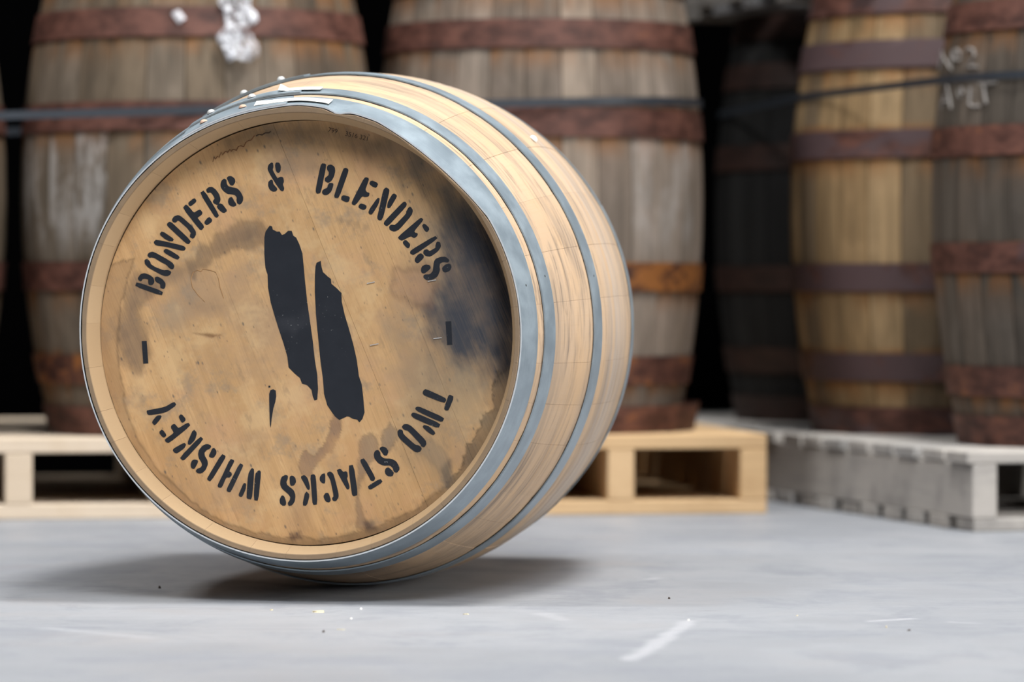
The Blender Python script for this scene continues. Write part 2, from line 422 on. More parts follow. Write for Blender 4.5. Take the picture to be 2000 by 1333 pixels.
LETTERS = {
 'B1':[[[-2268,607],[-2250,653],[-1903,530],[-1920,486]],[[-2231,705],[-2199,753],[-2149,767],[-2084,746],[-2034,711],[-2020,663],[-2042,625],[-2085,625],[-2092,656],[-2070,670],[-2099,698],[-2142,709],[-2178,700],[-2193,672],[-2221,684]],[[-2003,714],[-1974,723],[-1912,690],[-1874,642],[-1874,600],[-1891,572],[-1931,586],[-1931,621],[-1941,642],[-1980,656],[-2003,684]]],
 'O1':[[[-2141,941],[-2112,951],[-2076,920],[-2069,886],[-2005,844],[-1890,802],[-1840,809],[-1793,788],[-1812,753],[-1855,739],[-1905,750],[-2005,802],[-2091,848],[-2134,893]],[[-2102,1004],[-2083,1032],[-2040,1046],[-1990,1025],[-1861,955],[-1782,906],[-1754,871],[-1761,834],[-1790,830],[-1825,857],[-1847,885],[-1933,927],[-2012,976],[-2055,983],[-2079,976]]],
 'N1':[[[-1938,1275],[-1910,1313],[-1759,1212],[-1771,1191],[-1817,1196],[-1867,1219]],[[-2018,1171],[-1989,1203],[-1631,1122],[-1599,1094],[-1617,1070],[-1660,1073],[-1860,1122],[-1989,1136]],[[-1889,1059],[-1860,1084],[-1789,1052],[-1679,983],[-1703,951],[-1775,983],[-1861,1032]]],
 'D1':[[[-1842,1404],[-1809,1435],[-1773,1414],[-1530,1187],[-1556,1153],[-1588,1163],[-1823,1377]],[[-1773,1463],[-1744,1504],[-1694,1518],[-1651,1497],[-1515,1379],[-1465,1309],[-1466,1267],[-1494,1223],[-1533,1240],[-1530,1274],[-1516,1288],[-1573,1365],[-1672,1448],[-1701,1462],[-1730,1432],[-1758,1438]]],
 'E1':[[[-1554,1682],[-1478,1740],[-1452,1701],[-1528,1643],[-1546,1654]],[[-1626,1615],[-1593,1654],[-1571,1643],[-1486,1545],[-1429,1580],[-1400,1587],[-1376,1552],[-1386,1531],[-1436,1496],[-1443,1483],[-1351,1375],[-1384,1334],[-1408,1343]],[[-1346,1427],[-1286,1496],[-1246,1461],[-1258,1433],[-1315,1396]]],
 'R1':[[[-1399,1809],[-1349,1839],[-1154,1519],[-1179,1493],[-1203,1503]],[[-1316,1850],[-1284,1878],[-1242,1880],[-1199,1850],[-1156,1794],[-1135,1724],[-1149,1683],[-1171,1655],[-1221,1683],[-1225,1704],[-1202,1732],[-1213,1766],[-1249,1815],[-1277,1822],[-1299,1811]],[[-1174,1634],[-1142,1669],[-1107,1655],[-1085,1627],[-1047,1578],[-1086,1554],[-1121,1572],[-1164,1614]]],
 'S1':[[[-1124,1919],[-1113,1960],[-1081,1988],[-1056,1974],[-1053,1925],[-1034,1893],[-999,1877],[-913,1862],[-871,1821],[-835,1751],[-840,1703],[-871,1661],[-903,1675],[-911,1710],[-907,1751],[-935,1786],[-985,1796],[-1035,1800],[-1092,1842],[-1120,1884]],[[-1041,2002],[-1020,2018],[-984,2018],[-944,1987],[-939,1946],[-970,1904],[-999,1918],[-1020,1960]],[[-1025,1696],[-1014,1738],[-982,1752],[-957,1703],[-921,1654],[-950,1636],[-986,1641],[-1014,1662]]],
 'and':[[[-500,2112],[-489,2165],[-442,2198],[-434,2142],[-445,2105],[-427,2067],[-381,1991],[-362,1975],[-349,2006],[-306,2005],[-295,1952],[-311,1914],[-291,1861],[-303,1831],[-327,1836],[-396,1930],[-466,2044]],[[-400,2157],[-392,2191],[-356,2190],[-336,2149],[-340,2089],[-365,2066],[-388,2089]],[[-490,1946],[-458,1973],[-443,1964],[-435,1915],[-381,1857],[-397,1831],[-436,1827],[-474,1851],[-493,1900]]],
 'B2':[[[207,2177],[260,2172],[256,2124],[190,1806],[147,1799],[135,1822],[139,1867],[179,2063]],[[295,2154],[334,2161],[373,2131],[380,2085],[364,2017],[333,1964],[295,1939],[256,1957],[256,1991],[303,2025],[310,2070],[287,2101],[284,2131]],[[310,1924],[356,1923],[349,1881],[325,1821],[279,1783],[240,1783],[217,1806],[224,1836],[287,1866],[294,1897]]],
 'L2':[[[496,2107],[523,2118],[555,2099],[542,2047],[429,1742],[382,1745],[379,1775]],[[472,1752],[495,1767],[572,1747],[561,1699],[534,1688],[469,1717]]],
 'E2':[[[782,1997],[825,1985],[805,1924],[774,1842],[797,1804],[831,1796],[820,1758],[773,1755],[735,1766],[649,1650],[611,1656],[608,1684],[751,1955]],[[859,1957],[944,1921],[923,1871],[889,1879],[836,1917]],[[696,1630],[719,1661],[788,1638],[788,1607],[757,1588],[703,1611]]],
 'N2':[[[827,1554],[842,1592],[943,1731],[963,1728],[954,1682],[935,1637],[865,1529],[834,1535]],[[1020,1833],[1051,1866],[1090,1840],[1082,1787],[1012,1501],[988,1456],[958,1453],[939,1479],[966,1592]],[[1151,1790],[1190,1764],[1174,1727],[1104,1614],[1074,1606],[1071,1637],[1082,1682],[1120,1750]]],
 'D2':[[[1266,1666],[1297,1684],[1317,1658],[1305,1621],[1088,1395],[1058,1377],[1024,1403],[1042,1440]],[[1343,1598],[1366,1620],[1397,1575],[1381,1515],[1219,1334],[1158,1307],[1104,1327],[1096,1365],[1119,1387],[1173,1380],[1320,1530],[1320,1560],[1332,1575]]],
 'E3':[[[1489,1462],[1512,1472],[1535,1454],[1412,1311],[1427,1281],[1461,1276],[1454,1251],[1419,1224],[1373,1251],[1257,1191],[1227,1206],[1208,1229]],[[1527,1379],[1550,1401],[1614,1341],[1588,1300],[1558,1318]],[[1270,1161],[1304,1195],[1362,1138],[1349,1100],[1326,1096]]],
 'R2':[[[1691,1243],[1722,1216],[1411,1005],[1368,1025],[1377,1059]],[[1700,1122],[1718,1170],[1752,1160],[1761,1107],[1718,1047],[1626,987],[1572,994],[1541,1024],[1549,1062],[1588,1070],[1618,1044],[1703,1092]],[[1472,1002],[1503,1020],[1537,994],[1534,964],[1460,896],[1429,927],[1434,957]]],
 'S2':[[[1702,949],[1764,971],[1825,974],[1871,934],[1856,911],[1795,919],[1748,896],[1741,851],[1748,806],[1717,730],[1656,693],[1579,685],[1541,715],[1548,746],[1625,749],[1664,791],[1672,843],[1679,911]],[[1787,836],[1825,873],[1879,888],[1899,851],[1879,806],[1825,783],[1794,798]],[[1510,806],[1521,851],[1564,874],[1618,866],[1628,836],[1595,806],[1548,771],[1521,776]]],
 'logoL':[[[-548,1232],[-533,1305],[-505,1346],[-477,1383],[-452,1373],[-441,1331],[-388,1304],[-350,1306],[-320,1260],[-282,1273],[-235,1314],[-192,1314],[-171,1252],[-133,1227],[-90,1137],[-52,1023],[-38,878],[-17,649],[9,400],[45,150],[80,-99],[107,-348],[138,-535],[148,-722],[137,-858],[105,-868],[84,-816],[69,-733],[10,-671],[-58,-650],[-85,-578],[-160,-516],[-234,-443],[-249,-308],[-297,-141],[-360,46],[-413,212],[-466,389],[-502,587],[-507,753],[-535,837],[-549,1024]]],
 'logoR':[[[126,857],[139,902],[190,927],[198,857],[217,784],[280,726],[323,695],[329,632],[397,576],[460,514],[464,400],[502,234],[565,27],[617,-160],[659,-347],[686,-554],[722,-658],[742,-824],[759,-1021],[731,-1104],[693,-1146],[667,-1111],[604,-1098],[561,-1074],[530,-1070],[487,-1091],[430,-1116],[381,-1075],[339,-1023],[275,-930],[233,-784],[219,-597],[186,-348],[157,-57],[130,234],[116,524],[117,732]]],
 'drop':[[[-492,-788],[-476,-742],[-442,-729],[-410,-746],[-404,-818],[-417,-891],[-443,-975],[-465,-1100],[-478,-1221],[-484,-1183],[-488,-1017],[-492,-871]],[[-502,-683],[-480,-683],[-481,-704],[-502,-704]]],
 'dashL':[[[-2181,-110],[-2129,-108],[-2108,-397],[-2162,-401]]],
 'dashR':[[[1830,149],[1892,153],[1905,-146],[1851,-150]]],
 'Y3':[[[-2123,-1017],[-2094,-1010],[-1880,-970],[-1757,-899],[-1733,-937],[-1873,-1029],[-2054,-1062],[-2107,-1062]],[[-2050,-1159],[-1987,-1081],[-1930,-1077],[-1941,-1107],[-2014,-1194],[-2034,-1185]]],
 'E4':[[[-1572,-1167],[-1548,-1202],[-1835,-1430],[-1875,-1404],[-1879,-1388],[-1761,-1307],[-1768,-1274],[-1798,-1229],[-1787,-1200],[-1754,-1187],[-1714,-1235],[-1694,-1241]],[[-1694,-1086],[-1660,-1060],[-1607,-1124],[-1641,-1161],[-1661,-1151]],[[-1957,-1295],[-1921,-1258],[-1868,-1327],[-1892,-1355],[-1911,-1349]]],
 'K3':[[[-1409,-1347],[-1373,-1379],[-1623,-1642],[-1649,-1649],[-1679,-1619]],[[-1501,-1256],[-1462,-1298],[-1485,-1382],[-1549,-1448],[-1573,-1441],[-1568,-1402]],[[-1775,-1520],[-1742,-1494],[-1629,-1433],[-1606,-1448],[-1629,-1493],[-1722,-1559],[-1756,-1550]]],
 'S3':[[[-1269,-1465],[-1290,-1498],[-1329,-1511],[-1363,-1550],[-1360,-1595],[-1323,-1653],[-1317,-1705],[-1350,-1776],[-1397,-1815],[-1444,-1816],[-1468,-1790],[-1450,-1768],[-1404,-1751],[-1383,-1718],[-1390,-1679],[-1423,-1628],[-1436,-1576],[-1423,-1518],[-1376,-1466],[-1323,-1444]],[[-1230,-1495],[-1203,-1529],[-1206,-1568],[-1237,-1611],[-1270,-1611],[-1294,-1595],[-1263,-1536],[-1250,-1504]],[[-1496,-1648],[-1446,-1657],[-1457,-1693],[-1497,-1764],[-1530,-1745],[-1536,-1706],[-1523,-1667]]],
 'I3':[[[-1124,-1572],[-1081,-1597],[-1091,-1626],[-1278,-1924],[-1318,-1899],[-1304,-1866]]],
 'H3':[[[-1011,-1635],[-965,-1653],[-978,-1683],[-1038,-1793],[-1005,-1812],[-999,-1838],[-1025,-1868],[-1072,-1865],[-1132,-2001],[-1172,-1995],[-1178,-1975],[-1112,-1846]],[[-885,-1689],[-848,-1712],[-859,-1740],[-1013,-2058],[-1046,-2052],[-1059,-2033],[-1032,-1974]]],
 'W3':[[[-833,-1947],[-809,-1953],[-818,-2024],[-860,-2115],[-887,-2115],[-900,-2096],[-880,-2051]],[[-727,-1750],[-703,-1767],[-714,-1946],[-735,-2150],[-784,-2140],[-794,-2127],[-773,-1830]],[[-631,-1777],[-612,-1803],[-649,-2167],[-699,-2159],[-681,-1829]]],
 'T4':[[[1536,-742],[1562,-720],[1809,-831],[1826,-856],[1803,-888],[1549,-793],[1529,-768]],[[1875,-792],[1927,-817],[1857,-980],[1829,-984],[1807,-965],[1862,-811]]],
 'W4':[[[1428,-967],[1451,-948],[1490,-954],[1800,-1087],[1776,-1132],[1685,-1100],[1477,-1005]],[[1375,-1044],[1398,-1025],[1450,-1037],[1750,-1164],[1726,-1209],[1581,-1158],[1405,-1082]],[[1528,-1203],[1541,-1182],[1607,-1203],[1685,-1279],[1658,-1303],[1593,-1261]]],
 'O4':[[[1254,-1205],[1280,-1175],[1326,-1175],[1372,-1198],[1554,-1376],[1564,-1421],[1541,-1456],[1508,-1447],[1502,-1421],[1332,-1243],[1287,-1237]],[[1199,-1263],[1221,-1240],[1254,-1250],[1264,-1301],[1423,-1441],[1475,-1447],[1504,-1479],[1488,-1511],[1443,-1524],[1397,-1499],[1228,-1353],[1202,-1308]]],
 'S4':[[[887,-1560],[900,-1522],[933,-1506],[959,-1534],[965,-1579],[1011,-1617],[1109,-1620],[1168,-1648],[1207,-1712],[1213,-1750],[1181,-1789],[1148,-1777],[1138,-1732],[1096,-1694],[1004,-1698],[939,-1663],[897,-1612]],[[959,-1483],[992,-1463],[1038,-1476],[1068,-1520],[1050,-1569],[1018,-1566],[992,-1527]],[[1030,-1777],[1043,-1739],[1076,-1732],[1137,-1789],[1128,-1828],[1089,-1839],[1043,-1816]]],
 'T5':[[[712,-1632],[755,-1615],[896,-1862],[879,-1897],[846,-1894],[827,-1856],[716,-1664]],[[807,-1972],[964,-1877],[993,-1913],[846,-2004],[820,-2004]]],
 'A5':[[[552,-1710],[611,-1700],[665,-2082],[610,-2096],[597,-2064]],[[394,-1769],[440,-1752],[473,-1795],[525,-1784],[534,-1846],[521,-1871],[557,-1980],[547,-2010],[525,-2000]]],
 'C5':[[[275,-1803],[308,-1789],[341,-1815],[361,-1873],[410,-2065],[410,-2117],[379,-2162],[347,-2158],[336,-2130],[360,-2104],[321,-1912],[295,-1854],[275,-1828]],[[176,-1861],[203,-1822],[236,-1812],[236,-1932],[209,-1932],[176,-1900]],[[222,-2105],[248,-2067],[281,-2066],[310,-2156],[287,-2178],[248,-2163]]],
 'K5':[[[51,-1836],[91,-1826],[111,-1849],[133,-2209],[81,-2212],[70,-2068]],[[-78,-1857],[-34,-1837],[5,-1875],[34,-1985],[28,-2023],[5,-2004],[-35,-1927]],[[-15,-2043],[31,-2088],[-7,-2223],[-55,-2221]]],
 'S5':[[[-345,-1917],[-331,-1865],[-285,-1839],[-256,-1845],[-259,-1884],[-279,-1923],[-266,-1968],[-180,-2032],[-158,-2096],[-167,-2173],[-200,-2219],[-240,-2228],[-247,-2193],[-220,-2161],[-213,-2116],[-246,-2071],[-325,-2007],[-347,-1956]],[[-222,-1858],[-193,-1845],[-160,-1870],[-149,-1922],[-173,-1961],[-206,-1970],[-219,-1942]],[[-355,-2156],[-332,-2104],[-306,-2110],[-280,-2187],[-286,-2223],[-319,-2226],[-350,-2201]]],
}
STAINS_SHADE = [
 ([[1492,1451],[2026,1646],[2423,860],[2621,76],[2486,-710],[2021,-712],[1621,-451],[1422,336]],0.03922,0.01307,(0.13, 0.115, 0.095),0.6,0),
 ([[1690,599],[1812,1057],[1692,1450],[1893,1777],[2292,1579],[2689,860],[2767,76],[2719,-447],[2453,-612],[2221,-351],[1888,-319],[1688,-90],[1609,336]],0.02222,0.01046,(0.042, 0.046, 0.057),0.92,0),
 ([[2060,1874],[2359,1546],[2590,1023],[2754,337],[2752,-512],[2520,-611],[2454,-252],[2475,337],[2357,991],[2126,1514]],0.01438,0.00392,(0.012, 0.012, 0.015),0.9,0),
 ([[1094,2567],[1561,2368],[2027,1907],[2226,1514],[1826,1450],[1493,1844],[1226,2107],[825,2372]],0.02614,0.01046,(0.12, 0.1, 0.075),0.7,0),
 ([[-1132,2549],[-521,2710],[289,2704],[1094,2469],[959,2306],[153,2475],[-658,2480],[-1065,2350]],0.01699,0.00523,(0.1, 0.07, 0.04),0.6,0),  # shade of the chime painted along the top of the head
 ([[2500,-481],[2460,-710],[2433,-939],[2319,-1071],[2272,-1300],[2119,-1465],[2065,-1662],[1938,-1827],[1804,-1973],[2051,-1957],[2318,-1660],[2585,-1167],[2753,-447]],0.00327,0.00458,(0.075, 0.055, 0.038),0.72,0.6),
 ([[-2285,965],[-2438,433],[-2509,1],[-2483,-464],[-2417,-896],[-2322,-1195],[-2118,-1593],[-1798,-1976],[-1458,-2252],[-1002,-2513],[-405,-2639],[271,-2659],[945,-2480],[1429,-2258],[1791,-1960],[2051,-2023],[1549,-2487],[675,-2793],[-270,-2823],[-1220,-2548],[-2037,-1925],[-2616,-997],[-2818,1],[-2677,865]],0.00392,0.00261,(0.27, 0.165, 0.085),0.55,0.45),
 ([[-1560,-2253],[-1002,-2553],[-405,-2652],[271,-2672],[945,-2493],[1429,-2272],[1791,-1973],[2051,-2023],[1549,-2487],[675,-2793],[-270,-2823],[-1220,-2581]],0.00523,0.00261,(0.13, 0.085, 0.045),0.5,0),
 ([[-1534,897],[-1376,1063],[-1205,1208],[-1069,1313],[-879,1385],[-662,1411],[-513,1325],[-500,1127],[-730,1141],[-1070,1049],[-1329,930],[-1480,765]],0.01046,0.00458,(0.14, 0.095, 0.065),0.75,0.25),
 ([[-2109,500],[-2026,765],[-1820,865],[-1513,831],[-1684,699],[-1958,566]],0.00784,0.00327,(0.17, 0.115, 0.075),0.5,0),
 ([[-2383,533],[-2286,765],[-2094,732],[-2027,599],[-2164,400],[-2247,267],[-2111,68],[-2085,-264],[-2271,-530],[-2442,-331],[-2495,35]],0.01176,0.00392,(0.15, 0.105, 0.075),0.75,0.2),
 ([[378,-1061],[465,-1080],[437,-1311],[309,-1497],[207,-1629],[106,-1742],[38,-1875],[-64,-1843],[-104,-1678],[-63,-1512],[-8,-1446],[86,-1591],[208,-1431],[289,-1246]],0.00261,0.00392,(0.2, 0.12, 0.08),0.7,0.35),
 ([[-97,-1645],[38,-1842],[274,-1873],[70,-2304],[-66,-2570],[-269,-2638],[-302,-2307]],0.01634,0.00523,(0.27, 0.165, 0.1),0.35,0),
 ([[706,-1389],[828,-1315],[935,-1387],[941,-1571],[827,-1671],[732,-1803],[691,-2034],[710,-2298],[811,-2495],[676,-2496],[643,-2167],[678,-1771]],0.00392,0.00327,(0.2, 0.135, 0.09),0.65,0.35),
 ([[1002,-1229],[1097,-1163],[1204,-1228],[1183,-1386],[1069,-1505],[982,-1440]],0.00392,0.00327,(0.19, 0.14, 0.1),0.65,0.35),
 ([[1404,-1384],[1605,-1350],[1765,-1467],[1845,-1631],[1898,-1795],[1844,-1992],[1764,-1927],[1738,-1730],[1604,-1600],[1451,-1502]],0.00588,0.00327,(0.18, 0.145, 0.115),0.45,0.2),
 ([[1738,-1750],[1872,-1631],[1898,-1827],[1831,-1972]],0.00523,0.00327,(0.05, 0.045, 0.042),0.7,0),
 ([[-625,2196],[-252,2299],[17,2193],[354,2165],[287,2079],[-51,2081],[-253,2016],[-558,2051]],0.01046,0.00392,(0.17, 0.12, 0.08),0.45,0),
 ([[-2028,334],[-1822,434],[-1550,334],[-1619,69],[-1961,2]],0.01438,0.00523,(0.3, 0.24, 0.17),0.4,0),
 ([[-229,-2584],[-100,-2570],[-80,-2649],[-168,-2690],[-242,-2671]],0.00392,0.00196,(0.06, 0.035, 0.03),0.7,0),
 ([[730,-2430],[865,-2415],[911,-2533],[777,-2561]],0.00523,0.00261,(0.06, 0.04, 0.035),0.7,0),
 ([[-1510,-4],[-1312,-10],[-1115,-29],[-1244,-63],[-1347,-43]],0.00163,0.00065,(0.15, 0.07, 0.03),0.8,0),
 ([[-1549,401],[-1208,467],[-1005,368],[-1141,202],[-1482,268]],0.01046,0.00392,(0.24, 0.16, 0.1),0.4,0),
 ([[419,1467],[473,1493],[493,1434],[446,1388]],0.00261,0.00065,(0.2, 0.14, 0.09),0.5,0),
 ([[527,1441],[594,1467],[601,1381],[540,1362]],0.00261,0.00065,(0.2, 0.14, 0.09),0.5,0),
 ([[634,1427],[702,1447],[708,1348],[647,1342]],0.00261,0.00065,(0.2, 0.14, 0.09),0.5,0),
 ([[742,1401],[836,1400],[835,1322],[755,1309]],0.00327,0.00065,(0.2, 0.14, 0.09),0.45,0),
 ([[1156,796],[1557,828],[1690,599],[1623,336],[1356,402],[1155,533]],0.01046,0.00392,(0.33, 0.19, 0.12),0.45,0.3),
 ([[1154,73],[1688,-254],[2221,-580],[2353,-972],[2019,-1498],[1751,-1829],[1350,-1634],[1284,-1109],[1085,-452]],0.03268,0.01307,(0.24, 0.18, 0.115),0.5,0),
 ([[275,-1378],[680,-1244],[679,-1705],[543,-1904],[274,-1774],[140,-1643]],0.00915,0.00523,(0.5, 0.28, 0.12),0.4,0),
]
# ------------------------------------------------------------------ room
def plane(name, pts, mat):
    return link(name, mesh(name, pts, [(0, 1, 2, 3)]), None, mat)
def slab(name, x0, x1, y0, y1, z0, z1, mat):
    v = [(x0, y0, z0), (x1, y0, z0), (x1, y1, z0), (x0, y1, z0), (x0, y0, z1), (x1, y0, z1), (x1, y1, z1), (x0, y1, z1)]
    f = [(0, 3, 2, 1), (4, 5, 6, 7), (0, 1, 5, 4), (1, 2, 6, 5), (2, 3, 7, 6), (3, 0, 4, 7)]
    return link(name, mesh(name, v, f), None, mat)
tag(slab('floor', -8, 8, -4, 9.42, -0.1, 0.0, M['floor']), 'pale grey scuffed concrete warehouse floor', 'floor', kind='structure')
tag(slab('added_wall_back', -8, 0.1, 8.60, 9.30, 0.0, 5.0, M['wall']), 'added black block behind the left and middle barrels, gap shade painted into its colour', 'wall', kind='structure')  # added block, hides the lit floor behind the pallets and blackens the gaps
tag(slab('added_wall_back', -8, 8, 9.30, 9.42, 0.0, 5.0, M['wall']), 'added black wall behind the barrel rows, gap shade painted into its colour', 'wall', kind='structure')  # added to close off the space behind and keep the gaps dark

# ------------------------------------------------------------------ front barrel
BX, BY, YAW, TILT = -0.27279, 5.22735, 0.17360, 0.011974
R0, RB, LEN = 0.2900, 0.35127, 0.90
HARM = (-0.004174, -0.004576, 0.0, 0.000499, -0.000468, 0.000444, 0.001247, 0.000590)
ax = Vector((math.sin(YAW) * math.cos(TILT), math.cos(YAW) * math.cos(TILT), math.sin(TILT)))
e1 = ax.cross(Vector((0, 0, 1))).normalized()
e2 = e1.cross(ax)
C0 = Vector((BX, BY, RB - (LEN / 2) * math.sin(TILT)))

def rad(s):
    return RB - (RB - R0) * ((s - LEN / 2) / (LEN / 2)) ** 2
def kth(t):
    return 1 + sum(HARM[2 * i] * math.cos((i + 2) * t) + HARM[2 * i + 1] * math.sin((i + 2) * t) for i in range(4))
def dent(t, s):
    d = math.degrees(t) % 360
    fl = max(0.0, 1 - ((d - 50) / 19.0) ** 2) if 31 < d < 69 else 0.0
    kink = math.exp(-((d - 79.5) / 2.2) ** 2)
    lift = math.exp(-((d - 90) / 5.0) ** 2)
    return (-0.0068 * fl * max(0.0, 1 - s / 0.036)) + (-0.0050 * kink + 0.0018 * lift) * max(0.0, 1 - s / 0.03)
def P(t, s, r):
    return (r * math.cos(t), r * math.sin(t), -s)

barrel = empty('whiskey_barrel')
barrel.matrix_world = Matrix(((e1.x, e2.x, -ax.x, C0.x), (e1.y, e2.y, -ax.y, C0.y), (e1.z, e2.z, -ax.z, C0.z), (0, 0, 0, 1)))
tag(barrel, 'pale oak whiskey barrel lying on its side on the floor, stencilled head towards us', 'barrel')

HT = 0.0018
rng = random.Random(5)
ws = [rng.uniform(0.75, 1.25) for _ in range(31)]
tot = sum(ws)
S_OUT = [0.0, 0.0025, 0.01, 0.02, 0.035, 0.05, 0.062, 0.074, 0.09, 0.109] + [0.109 + (0.791 - 0.109) * i / 18 for i in range(1, 19)] + [0.81, 0.83, 0.85, 0.875, 0.90]
t0 = math.radians(7)
for w in ws:
    t1 = t0 + w / tot * 2 * math.pi
    gap = rng.uniform(0.00004, 0.00014)
    proud = rng.uniform(-0.0004, 0.0004)
    cols = []
    for j in range(6):
        u = j / 5
        t = t0 + gap / 0.32 + (t1 - t0 - 2 * gap / 0.32) * u
        edge = 0.0003 if j in (0, 5) else 0.0
        k = kth(t)
        loop = []
        for s in S_OUT:
            ch = 0.0006 if s == 0.0 else 0.0
            loop.append((s, rad(s) * k - HT - 0.0004 + dent(t, s) - edge + proud * min(1, s / 0.12) * min(1, (LEN - s) / 0.12) - ch))
        rc = min(0.2812 * k, loop[0][1] - 0.0022)
        inner = [(LEN, 0.2818 * k), (LEN - 0.0327, 0.2728 * k), (LEN - 0.05, 0.2655), (0.66, 0.312), (0.45, RB - 0.028), (0.24, 0.312), (0.074, 0.2655), (0.060, 0.2748), (0.0345, 0.2748 * k), (0.0327, 0.2728 * k), (0.0022, rc), (0.0004, rc + 0.0008)]
        cols.append([P(t, s, r) for s, r in loop + inner])
    n = len(cols[0])
    verts = [v for c in cols for v in c]
    faces, mats = [], []
    no = len(S_OUT)
    for j in range(5):
        for i in range(n):
            a, b = j * n + i, j * n + (i + 1) % n
            faces.append((a, a + n, b + n, b))
            mats.append(0 if i < no - 1 else 1)
    faces.append(tuple(range(n))); mats.append(0)
    faces.append(tuple(range(5 * n + n - 1, 5 * n - 1, -1))); mats.append(0)
    me = mesh('stave', verts, faces, 35)
    me.materials.append(M['stave']); me.materials.append(M['chime'])
    me.polygons.foreach_set('material_index', mats)
    link('stave', me, barrel)
    t0 = t1

def hoop_mesh(s0, s1, ta, tb, extra, flare=0.0):
    """strip of hoop iron from angle ta to tb (full ring when tb-ta is 2 pi)"""
    full = abs((tb - ta) - 2 * math.pi) < 1e-6
    nseg = max(6, int((tb - ta) / (2 * math.pi) * 288))
    prof = [(0.0, 0), (0.25, 0), (0.5, 0), (0.75, 0), (1.0, 0)]
    verts, faces = [], []
    cnt = nseg if full else nseg + 1
    for i in range(cnt):
        t = ta + (tb - ta) * i / nseg
        k = kth(t)
        ring = []
        for u, _ in prof:
            s = s0 + (s1 - s0) * u
            ring.append((s, rad(s) * k + dent(t, s) + extra + (flare * (1 - u) if s1 < 0.45 else flare * u)))
        for u, _ in reversed(prof):
            s = s0 + (s1 - s0) * u
            ring.append((s, rad(s) * k + dent(t, s) + extra - HT + (flare * (1 - u) if s1 < 0.45 else flare * u)))
        verts += [P(t, s, r) for s, r in ring]
    n = 10
    for i in range(nseg):
        for j in range(n):
            a = (i % cnt) * n + j; b = (i % cnt) * n + (j + 1) % n
            c = ((i + 1) % cnt) * n + (j + 1) % n; d = ((i + 1) % cnt) * n + j
            faces.append((a, b, c, d)[::-1])
    if not full:
        faces.append(tuple(range(n))); faces.append(tuple(range(nseg * n + n - 1, nseg * n - 1, -1)))
    me = mesh('hoop', verts, faces, 40)
    me.materials.append(M['galv']); me.materials.append(M['worn'])
    idx = []
    for q in faces[:nseg * n]:
        idx.append(1 if {v_ % n for v_ in q} in ({0, 9}, {4, 5}) and s0 < 0.01 else 0)
    me.polygons.foreach_set('material_index', idx + [0] * (len(me.polygons) - len(idx)))
    return me

def dome(r, h, seg=16, rings=4):
    v, f = [], []
    for i in range(rings):
        a = math.pi / 2 * i / rings
        for j in range(seg):
            p = 2 * math.pi * j / seg
            v.append((r * math.cos(a) * math.cos(p), r * math.cos(a) * math.sin(p), h * math.sin(a)))
    v.append((0, 0, h))
    for i in range(rings - 1):
        for j in range(seg):
            a, b = i * seg + j, i * seg + (j + 1) % seg
            f.append((a, b, b + seg, a + seg))
    for j in range(seg):
        f.append(((rings - 1) * seg + j, (rings - 1) * seg + (j + 1) % seg, rings * seg))
    f.append(tuple(range(seg - 1, -1, -1)))
    return mesh('dome', v, f, 50)
RIV = dome(0.0058, 0.0052); RIV.materials.append(M['rivet'])
RIVR = dome(0.0054, 0.0042); RIVR.materials.append(M['rivet_r'])
DIMP = dome(0.0017, 0.0004, 10, 2); DIMP.materials.append(M['hole'])

def on_hoop(name, me, parent, deg, s, extra):
    t = math.radians(deg)
    o = link(name, me, parent)
    r = rad(s) * kth(t) + extra
    z = Vector((math.cos(t), math.sin(t), 0)); y = Vector((0, 0, -1)); x = y.cross(z)
    o.matrix_local = Matrix(((x.x, y.x, z.x, r * z.x), (x.y, y.y, z.y, r * z.y), (x.z, y.z, z.z, -s), (0, 0, 0, 1)))
    return o

HOOPS = [(0.0, 0.050, 93, 121, (115.5, 105.0), RIVR, 12.0), (0.0735, 0.109, 92.5, 121, (115.5, 105.0), RIV, 13.5), (0.2723, 0.315, 99, 124, (114, 105.0), RIV, 12.0),
         (0.606, 0.646, 200, 225, (205, 215), RIV, 30), (0.791, 0.8265, 30, 55, (36, 46), RIV, 80), (0.850, 0.90, 30, 55, (36, 46), RIV, 90)]
for s0, s1, a0, a1, rv, rme, hd in HOOPS:
    h = link('hoop', hoop_mesh(s0, s1, 0, 2 * math.pi, 0.0, 0.0006), barrel, M['galv'])
    lap = link('hoop_lap', hoop_mesh(s0 - 0.0004, s1 - 0.001, math.radians(a0), math.radians(a1), HT + 0.0003, 0.0006), h, M['galv'])
    sm = (s0 + s1) / 2
    for d in rv:
        on_hoop('rivet', rme, h, d, sm, HT + 0.0004)
    on_hoop('dimple', DIMP, h, hd, sm + 0.004, 0.0004)

